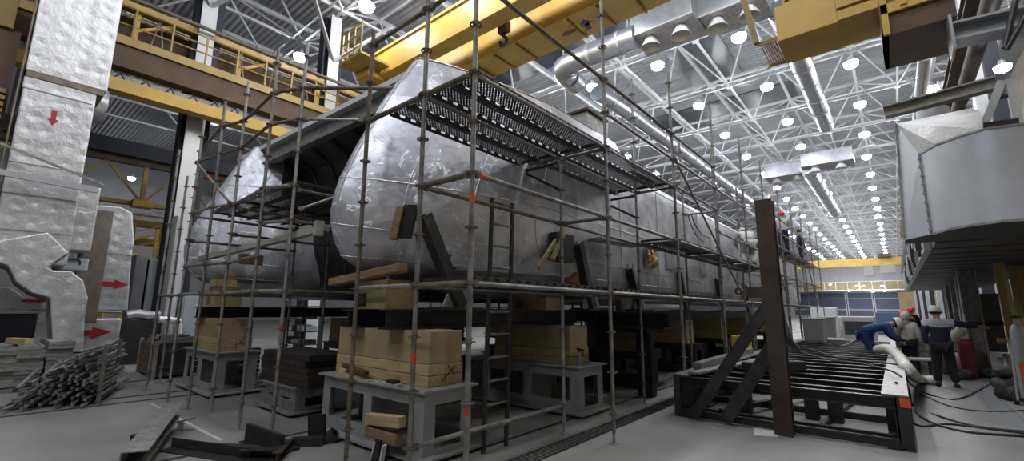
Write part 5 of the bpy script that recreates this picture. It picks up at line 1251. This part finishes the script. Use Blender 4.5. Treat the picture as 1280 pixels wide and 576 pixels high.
# ================================================================== overhead pipes and beams on the machine side
def ybar(q0, X, ya, yb, w, h, nm, m, label, grp='pipes and beams above the hood', round_=False):
    p = onx(*q0, X); mb = MB(); (mb.tube((X, ya, p.z), (X, yb, p.z), w, 12) if round_ else mb.ibeam((X, ya, p.z), (X, yb, p.z), w, h, .03)); o = mb.build(nm, m, smooth=round_); return tag(o, label, 'pipe' if round_ else 'beam', grp)
ybar((1218, 70), 2.2, 5, 26, .17, 0, 'overhead_pipe', M['rust_beam'], 'thick dark pipe running overhead past the grey bracket', round_=True)
ybar((1192, 90), 2.0, 6, 30, .26, .34, 'overhead_beam', M['brown_steel'], 'dark red beam running overhead beside the thick pipe')
ybar((1153, 100), 1.1, 13, 34, .13, 0, 'overhead_pipe', M['white_metal'], 'bright white pipe running overhead behind the hood', round_=True)
ybar((1140, 130), .72, 14, 34, .16, .30, 'overhead_beam', M['yellow_pale'], 'yellow beam running overhead beside the white pipe')
p0 = ony(1190, 45, 7.6); p1_ = ony(1285, 24, 7.6); o = MB().ibeam(p0, p1_, .3, .24, .03).box(p0.x-.03, p0.x, 7.4, 7.8, p0.z-.25, p0.z+.2).build('bracket_beam', M['galv']); tag(o, 'pale grey bracket beam jutting out above the hood', 'beam')
p0 = ony(1105, 141, 10.8); p1_ = ony(1245, 104, 10.8); o = MB().ibeam(p0, p1_, .2, .22, .03).build('bracket_beam', M['galv_dull']); tag(o, 'grey beam crossing just above the top of the hood', 'beam')
t = thing('support_stand', 'white A shaped support standing on the hood', 'support', ony(1250, 160, 9.6))
for (q0, q1) in (((1229,160),(1252,102)), ((1273,156),(1262,100))): MB().bar(ony(*q0, 9.6), ony(*q1, 9.6), .10, .10).build('leg', M['white_metal'], t)
MB().bar(ony(1236,124,9.6), ony(1268,118,9.6), .07, .05).build('crosspiece', M['dark_steel'], t); MB().bar(ony(1229,158,9.6), ony(1273,152,9.6), .12, .08).build('foot', M['dark_steel'], t)
for q0, q1, nm in (((1270,0),(1256,60),'upper'), ((1258,62),(1282,20),'lower')):
    o = MB().tube(ony(*q0, 7.2), ony(*q1, 7.2), .03, 8).build('cable', M['cable']); tag(o, '%s black cable hanging before the pale bracket beam' % nm, 'cable')
t = thing('pipe_elbow', 'short galvanised pipe mouth sticking up behind the hood top', 'pipe', ony(1163, 140, 11.5))
p = ony(1165, 138, 11.5); MB().ring(p - Vector((0,.0,1.8)), p, .24, .22, 20).build('pipe', M['galv'], t, smooth=True)
# insulated wall panels with pale patches behind
for k in range(14):
    y = 14 + (k % 7)*2.6; z = 6.4 + (k//7)*2.6
    o = MB().box(XR-.16, XR-.01, y, y+2.2, z, z+2.2).build('wall_panel', M['beige_wall'] if k % 3 else M['cardboard'], bevel=.02); struct(o); o.name = 'trim_%d' % (40+k)
for k in range(6):
    y = 14 + k*3.5; o = MB().bar((XR-.6, y, 4), (XR-.6, y, 13), .25, .3).build('wall_post', M['brown_steel']); struct(o); o.name = 'trim_%d' % (60+k)
# things at the far end of the hall floor
def far_box(q, Y, w, d, h, m, nm, label, lid=True):
    p = ony(*q, Y); t = thing(nm, label, 'box', (p.x, Y, 0)); MB().box(p.x-w/2, p.x+w/2, Y, Y+d, 0, h).build('body', m, t, bevel=.03)
    if lid: MB().box(p.x-w/2+.1, p.x+w/2-.1, Y-.05, Y, h*.25, h*.8).build('opening', M['ground_dark'], t)
    return t
far_box((1073, 403), 34, 1.6, 1.5, 1.35, M['grey_paint'], 'machine_box', 'grey box with dark opening beyond the base frame')
far_box((1052, 403), 38, 2.2, 1.5, 1.3, M['white_metal'], 'white_container', 'white container beyond the base frame beside the grey box', False)
far_box((1030, 400), 36, 1.4, 1.5, 1.9, M['white_metal'], 'white_cabinet', 'white cabinet at the far end of the scaffold', False)
far_box((1108, 395), 44, 1.3, .6, 1.6, mat('blue_sheet', (.07,.11,.20), .6), 'blue_screen', 'blue screen standing before the far windows', False)
far_box((1135, 385), 48, .9, .6, 3.2, M['cardboard'], 'yellow_curtain', 'pale yellow hanging screen at the end of the gallery', False)
# ================================================================== PEOPLE
def skin_mesh(name, joints, edges, m, parent=None, subdiv=2, root=0):
    """joints: {name: (pos, rx[, ry])}: one connected skeleton grown with a skin modifier"""
    keys = list(joints); idx = {k: i for i, k in enumerate(keys)}
    me = bpy.data.meshes.new(name); o = bpy.data.objects.new(name, me); C.objects.link(o)
    org = root_loc(parent) if parent is not None else Vector((0,0,0))
    me.from_pydata([Vector(joints[k][0]) - org for k in keys], [(idx[a], idx[b]) for a, b in edges], []); me.update()
    if parent is not None: o.parent = parent
    sk = o.modifiers.new('skin', 'SKIN'); sk.use_smooth_shade = True; sk.branch_smoothing = .4
    for i, k in enumerate(keys):
        d = me.skin_vertices[0].data[i]; r = joints[k][1:]; d.radius = (r[0], r[1] if len(r) > 1 else r[0]); d.use_root = (i == root)
    s = o.modifiers.new('sub', 'SUBSURF'); s.levels = subdiv; s.render_levels = subdiv
    me.materials.append(m)
    # bake so that the shape is a plain mesh
    dg = bpy.context.evaluated_depsgraph_get(); ev = o.evaluated_get(dg); nm = bpy.data.meshes.new_from_object(ev); o.modifiers.clear(); o.data = nm
    if not nm.materials: nm.materials.append(m)
    nm.polygons.foreach_set('use_smooth', [True]*len(nm.polygons))
    return o
def person(label, origin, yaw, pose, colors, helmet=None, hood=False, scale=1.0, yoke=None, group=None, coat=0):
    """pose: dict of joint positions in metres, person facing +Y, origin at the feet; yaw turns about Z"""
    P = dict(pelvis=(0,0,.95), waist=(0,0,1.08), chest=(0,.0,1.30), neck=(0,.0,1.48), head=(0,.02,1.60), crown=(0,.01,1.70),
        shL=(-.185,0,1.42), elL=(-.24,-.02,1.14), wrL=(-.25,.06,.90), shR=(.185,0,1.42), elR=(.24,-.02,1.14), wrR=(.25,.06,.90),
        hipL=(-.095,0,.90), knL=(-.10,.02,.50), anL=(-.11,-.02,.09), hipR=(.095,0,.90), knR=(.10,.02,.50), anR=(.11,-.02,.09))
    P.update(pose); cy, sy = math.cos(yaw), math.sin(yaw); O = Vector(origin)
    def T(p):
        p = Vector(p)*scale; return O + Vector((p.x*cy - p.y*sy, p.x*sy + p.y*cy, p.z))
    W = {k: T(v) for k, v in P.items()}; s = scale
    fwd = Vector((-sy, cy, 0)); side = Vector((cy, sy, 0))
    hd = (W['crown'] - W['neck']).normalized()
    J = {'pelvis': (W['pelvis'], .13*s, .10*s), 'waist': (W['waist'], .125*s, .095*s), 'chest': (W['chest'], .15*s, .105*s), 'neckb': (W['neck'], .055*s), 'head': (W['head'], .075*s, .088*s), 'crown': (W['crown'], .062*s, .075*s)}
    E = [('pelvis','waist'),('waist','chest'),('chest','neckb'),('neckb','head'),('head','crown')]
    for q in 'LR':
        J['sh'+q] = (W['sh'+q], .062*s); J['el'+q] = (W['el'+q], .043*s); J['wr'+q] = (W['wr'+q], .028*s, .022*s)
        J['hip'+q] = (W['hip'+q], .085*s); J['kn'+q] = (W['kn'+q], .055*s); J['an'+q] = (W['an'+q], .036*s)
        toe = W['an'+q] + fwd*.14*s; toe.z = W['an'+q].z - .05*s; J['toe'+q] = (toe, .036*s, .028*s)
        E += [('chest','sh'+q),('sh'+q,'el'+q),('el'+q,'wr'+q),('pelvis','hip'+q),('hip'+q,'kn'+q),('kn'+q,'an'+q),('an'+q,'toe'+q)]
        # hand: palm and five bent fingers
        d = (W['wr'+q] - W['el'+q]).normalized(); sgn = 1 if q == 'R' else -1
        b = (fwd - d*fwd.dot(d)).normalized() if abs(fwd.dot(d)) < .9 else Vector((0,0,1)); n = d.cross(b)*sgn
        palm = W['wr'+q] + d*.05*s; J['palm'+q] = (palm, .030*s, .018*s); E.append(('wr'+q, 'palm'+q))
        for f, (off, L) in enumerate(((.030,.075),(.010,.085),(-.010,.08),(-.028,.06))):
            k1 = palm + d*.035*s + b*off*s; k2 = k1 + d*L*.5*s - n*.012*s; k3 = k2 + d*L*.35*s - n*.03*s
            for kk, pp, rr in (('a', k1, .0105), ('b', k2, .009), ('c', k3, .0075)): J['f%s%d%s' % (q, f, kk)] = (pp, rr*s)
            E += [('palm'+q, 'f%s%da' % (q, f)), ('f%s%da' % (q, f), 'f%s%db' % (q, f)), ('f%s%db' % (q, f), 'f%s%dc' % (q, f))]
        t1 = palm + b*.035*s - d*.01*s; t2 = t1 + b*.025*s + d*.03*s; J['t'+q+'a'] = (t1, .012*s); J['t'+q+'b'] = (t2, .010*s); E += [('palm'+q, 't'+q+'a'), ('t'+q+'a', 't'+q+'b')]
    # face: nose and ears grow out of the head
    ff0 = fwd - hd*fwd.dot(hd)
    if ff0.length < .45: ff0 = Vector((0,0,-1)) - hd*Vector((0,0,-1)).dot(hd)
    nose = W['head'] + ff0.normalized()*.105*s - hd*.01*s; J['nose'] = (nose, .014*s); E.append(('head', 'nose'))
    for q, sg in (('L', -1), ('R', 1)): J['ear'+q] = (W['head'] + side*.083*sg*s, .016*s, .024*s); E.append(('head', 'ear'+q))
    body = skin_mesh('person', J, E, M['skin'])
    tag(body, label, 'person', group)
    def child(name, JJ, EE, m, sub=2): return skin_mesh(name, JJ, EE, m, body, sub)
    jc, tc_ = colors
    t = .018*s
    JJ = {'waist': (W['waist'] - (W['chest']-W['waist'])*1.0, .21*s, .165*s), 'mid': (W['waist'], .20*s, .155*s), 'chest': (W['chest'], .215*s, .16*s), 'neckb': (W['neck'] - (W['neck']-W['chest'])*.15, .07*s)}
    EE = [('mid','waist'),('mid','chest'),('chest','neckb')]
    for q in 'LR':
        JJ['sh'+q] = (W['sh'+q], .10*s); JJ['el'+q] = (W['el'+q], .075*s); JJ['wr'+q] = (W['el'+q].lerp(W['wr'+q], .95), .058*s)
        EE += [('chest','sh'+q),('sh'+q,'el'+q),('el'+q,'wr'+q)]
    jk = child('jacket', JJ, EE, jc)
    if coat:
        cj = {'a': (W['waist'], .17*s, .14*s), 'b': (W['pelvis'] - Vector((0,0,.05)), .19*s, .16*s), 'c': (W['pelvis'] - Vector((0,0,coat)), .20*s, .17*s)}
        child('coat_skirt', cj, [('a','b'),('b','c')], jc)
    JJ = {'pelvis': (W['pelvis'], .18*s, .14*s)}; EE = []
    for q in 'LR':
        JJ['hip'+q] = (W['hip'+q], .125*s); JJ['kn'+q] = (W['kn'+q], .095*s); JJ['an'+q] = (W['kn'+q].lerp(W['an'+q], .97), .082*s)
        EE += [('pelvis','hip'+q),('hip'+q,'kn'+q),('kn'+q,'an'+q)]
    child('trousers', JJ, EE, tc_)
    for q in 'LR':
        a = W['an'+q]; heel = a - fwd*.035*s; heel.z = O.z + (a.z-O.z)*.52; to = a + fwd*.17*s; to.z = heel.z - .008*s
        child('shoe', {'up': (a + Vector((0,0,.01)), .062*s), 'heel': (heel, .060*s, .052*s), 'toe': (to, .062*s, .048*s)}, [('heel','up'),('heel','toe')], M['rubber'])
    if yoke:   # paler shoulder part of the jacket: its upper faces, lifted a few millimetres
        jm = jk.data; zc = W['chest'].z + .03*s; keep = [p for p in jm.polygons if (p.center + root_loc(jk)).z > zc and abs((p.center + root_loc(jk) - W['neck']).dot(side)) < .27*s]
        idx = sorted({v for p in keep for v in p.vertices}); mp_ = {v: i for i, v in enumerate(idx)}
        mb = MB(); org = root_loc(jk); mb.add([jm.vertices[v].co + org + jm.vertices[v].normal*.007*s for v in idx], [[mp_[v] for v in p.vertices] for p in keep])
        mb.build('jacket_yoke', yoke, body, smooth=True, flat_angle=80)
    # hair, eyes, mouth
    cen = W['head'].lerp(W['crown'], .45)
    ff = fwd - hd*fwd.dot(hd)
    if ff.length < .45: ff = Vector((0,0,-1)) - hd*Vector((0,0,-1)).dot(hd)
    fwd = ff.normalized()
    def shell(name, r, lo, m, brim=False, sq=(1,1,1)):
        rows = []
        for i in range(9):
            a = lo + (PI/2 - lo)*i/8; rows.append([cen + side*(r*.92*math.cos(a)*math.cos(k*PI/10)) + fwd*(r*1.1*math.cos(a)*math.sin(k*PI/10)) + hd*(r*1.05*math.sin(a)) for k in range(20)])
        mb = MB().grid(rows, True)
        if brim:
            b2 = [[p for p in rows[0]], [cen + (p-cen)*1.05 + fwd*(.045*s if (p-cen).dot(fwd) > .02*s else 0) for p in rows[0]], [cen + (p-cen)*1.04 - hd*.012*s for p in rows[0]]]
            mb.grid(b2, True)
        o = mb.build(name, m, body, smooth=True, flat_angle=60)
        return o
    if hood: shell('hood', .135*s, -.75, jc)
    else: shell('hair', .106*s, -.6, M['hair'])
    if helmet: 
        h = shell('helmet', .132*s, -.12, helmet, True)
    e = MB()
    for sg in (-1, 1): e.lathe([(0,-.006*s),(.010*s,-.003*s),(.010*s,.003*s),(0,.006*s)], W['head'] + fwd*.082*s + side*.032*sg*s + hd*.025*s, 8, fwd)
    e.build('eyes', M['rubber'], body); MB().bar(W['head'] + fwd*.083*s - side*.025*s - hd*.045*s, W['head'] + fwd*.083*s + side*.025*s - hd*.045*s, .012*s, .008*s).build('mouth', M['red_paint'], body)
    return body
# standing man, back to the camera, right arm stretched to the machine
person('man in navy jacket with pale grey shoulders and white helmet, one arm stretched out', (.70, 14.25, 0), -.12,
    dict(neck=(.0,.02,1.50), head=(-.02,.05,1.61), crown=(-.02,.06,1.71), elR=(.44,.06,1.36), wrR=(.66,.16,1.34), shR=(.20,.02,1.43), elL=(-.25,-.03,1.15), wrL=(-.24,.02,.90), hipR=(.10,0,.90), knR=(.12,.03,.48), anR=(.16,-.02,.09), knL=(-.11,.0,.48), anL=(-.14,-.03,.09)),
    (M['navy'], M['black_cloth']), M['helmet_white'], yoke=M['grey_cloth'])
# bent man over the frame
person('man in blue workwear and white helmet bending over the base frame', (-.62, 16.3, 0), -PI/2+.15,
    dict(pelvis=(0,-.12,.98), waist=(0,.02,1.10), chest=(0,.22,1.20), neck=(0,.42,1.24), head=(0,.54,1.25), crown=(0,.62,1.28), shL=(-.19,.34,1.19), shR=(.19,.34,1.19), elL=(-.26,.42,.96), elR=(.26,.42,.96), wrL=(-.18,.58,.80), wrR=(.18,.58,.80), hipL=(-.10,-.12,.93), hipR=(.10,-.12,.93)),
    (M['blue_cloth'], M['blue_cloth']), M['helmet_white'], scale=1.06)
person('person in pale grey hooded puffer coat standing behind the low bench', (.18, 16.6, 0), -.15, dict(elL=(-.25,.02,1.12), wrL=(-.2,.16,.95), head=(0,.03,1.60)), (mat('coat_grey', (.58,.56,.54), .85, 0, .12, 10, .4, 22), M['black_cloth']), None, hood=True, scale=.93, coat=.12)
bg = 'workers gathered at the machines'
for k, (px, Y, hm, cl, sc_, lb) in enumerate(((1127, 21.5, 'helmet_red', 'black_cloth', .96, 'worker in dark clothes with red helmet, outermost of the group'), (1133, 22.5, 'helmet_orange', 'black_cloth', .95, 'worker in dark clothes with orange helmet behind the puffer coat'), (1139, 25.5, 'helmet_red', 'black_cloth', 1.04, 'taller worker with red helmet at the back of the group'))):
    p = ony(px, 392, Y); person(lb, (p.x, Y, 0), PI + .3*k, {}, (M[cl], M['black_cloth']), M[hm], scale=sc_, group=bg)
person('worker in white vest and red helmet high on the scaffold', (-3.2, 21.0, 3.92), .4, dict(elR=(.26,.12,1.18), wrR=(.22,.34,1.2), elL=(-.24,.1,1.16), wrL=(-.18,.3,1.15)), (M['white_cloth'], M['navy']), M['helmet_red'], scale=1.0)
person('scaffold worker in white overall bending down on the lower side deck', (-3.18, 14.8, 2.93), .5,
    dict(pelvis=(0,-.1,.72), waist=(0,.02,.85), chest=(0,.16,.98), neck=(0,.32,1.06), head=(0,.42,1.08), crown=(0,.5,1.12), shL=(-.19,.24,1.02), shR=(.19,.24,1.02), elL=(-.26,.34,.8), elR=(.26,.34,.8), wrL=(-.18,.5,.66), wrR=(.18,.5,.66), hipL=(-.1,-.1,.68), hipR=(.1,-.1,.68), knL=(-.12,.16,.42), knR=(.12,.16,.42), anL=(-.12,-.04,.09), anR=(.12,-.04,.09)),
    (M['white_cloth'], M['white_cloth']), None, hood=True)
person('small distant worker in dark clothes on the high scaffold deck', (-3.2, 25.6, 3.92), PI/2, {}, (M['black_cloth'], M['black_cloth']), None, scale=.95)

# ================================================================== LIGHT
w = bpy.data.worlds.new('world'); sc.world = w; w.use_nodes = True
bgn = w.node_tree.nodes['Background']; bgn.inputs[0].default_value = (.75, .82, 1, 1); bgn.inputs[1].default_value = .05
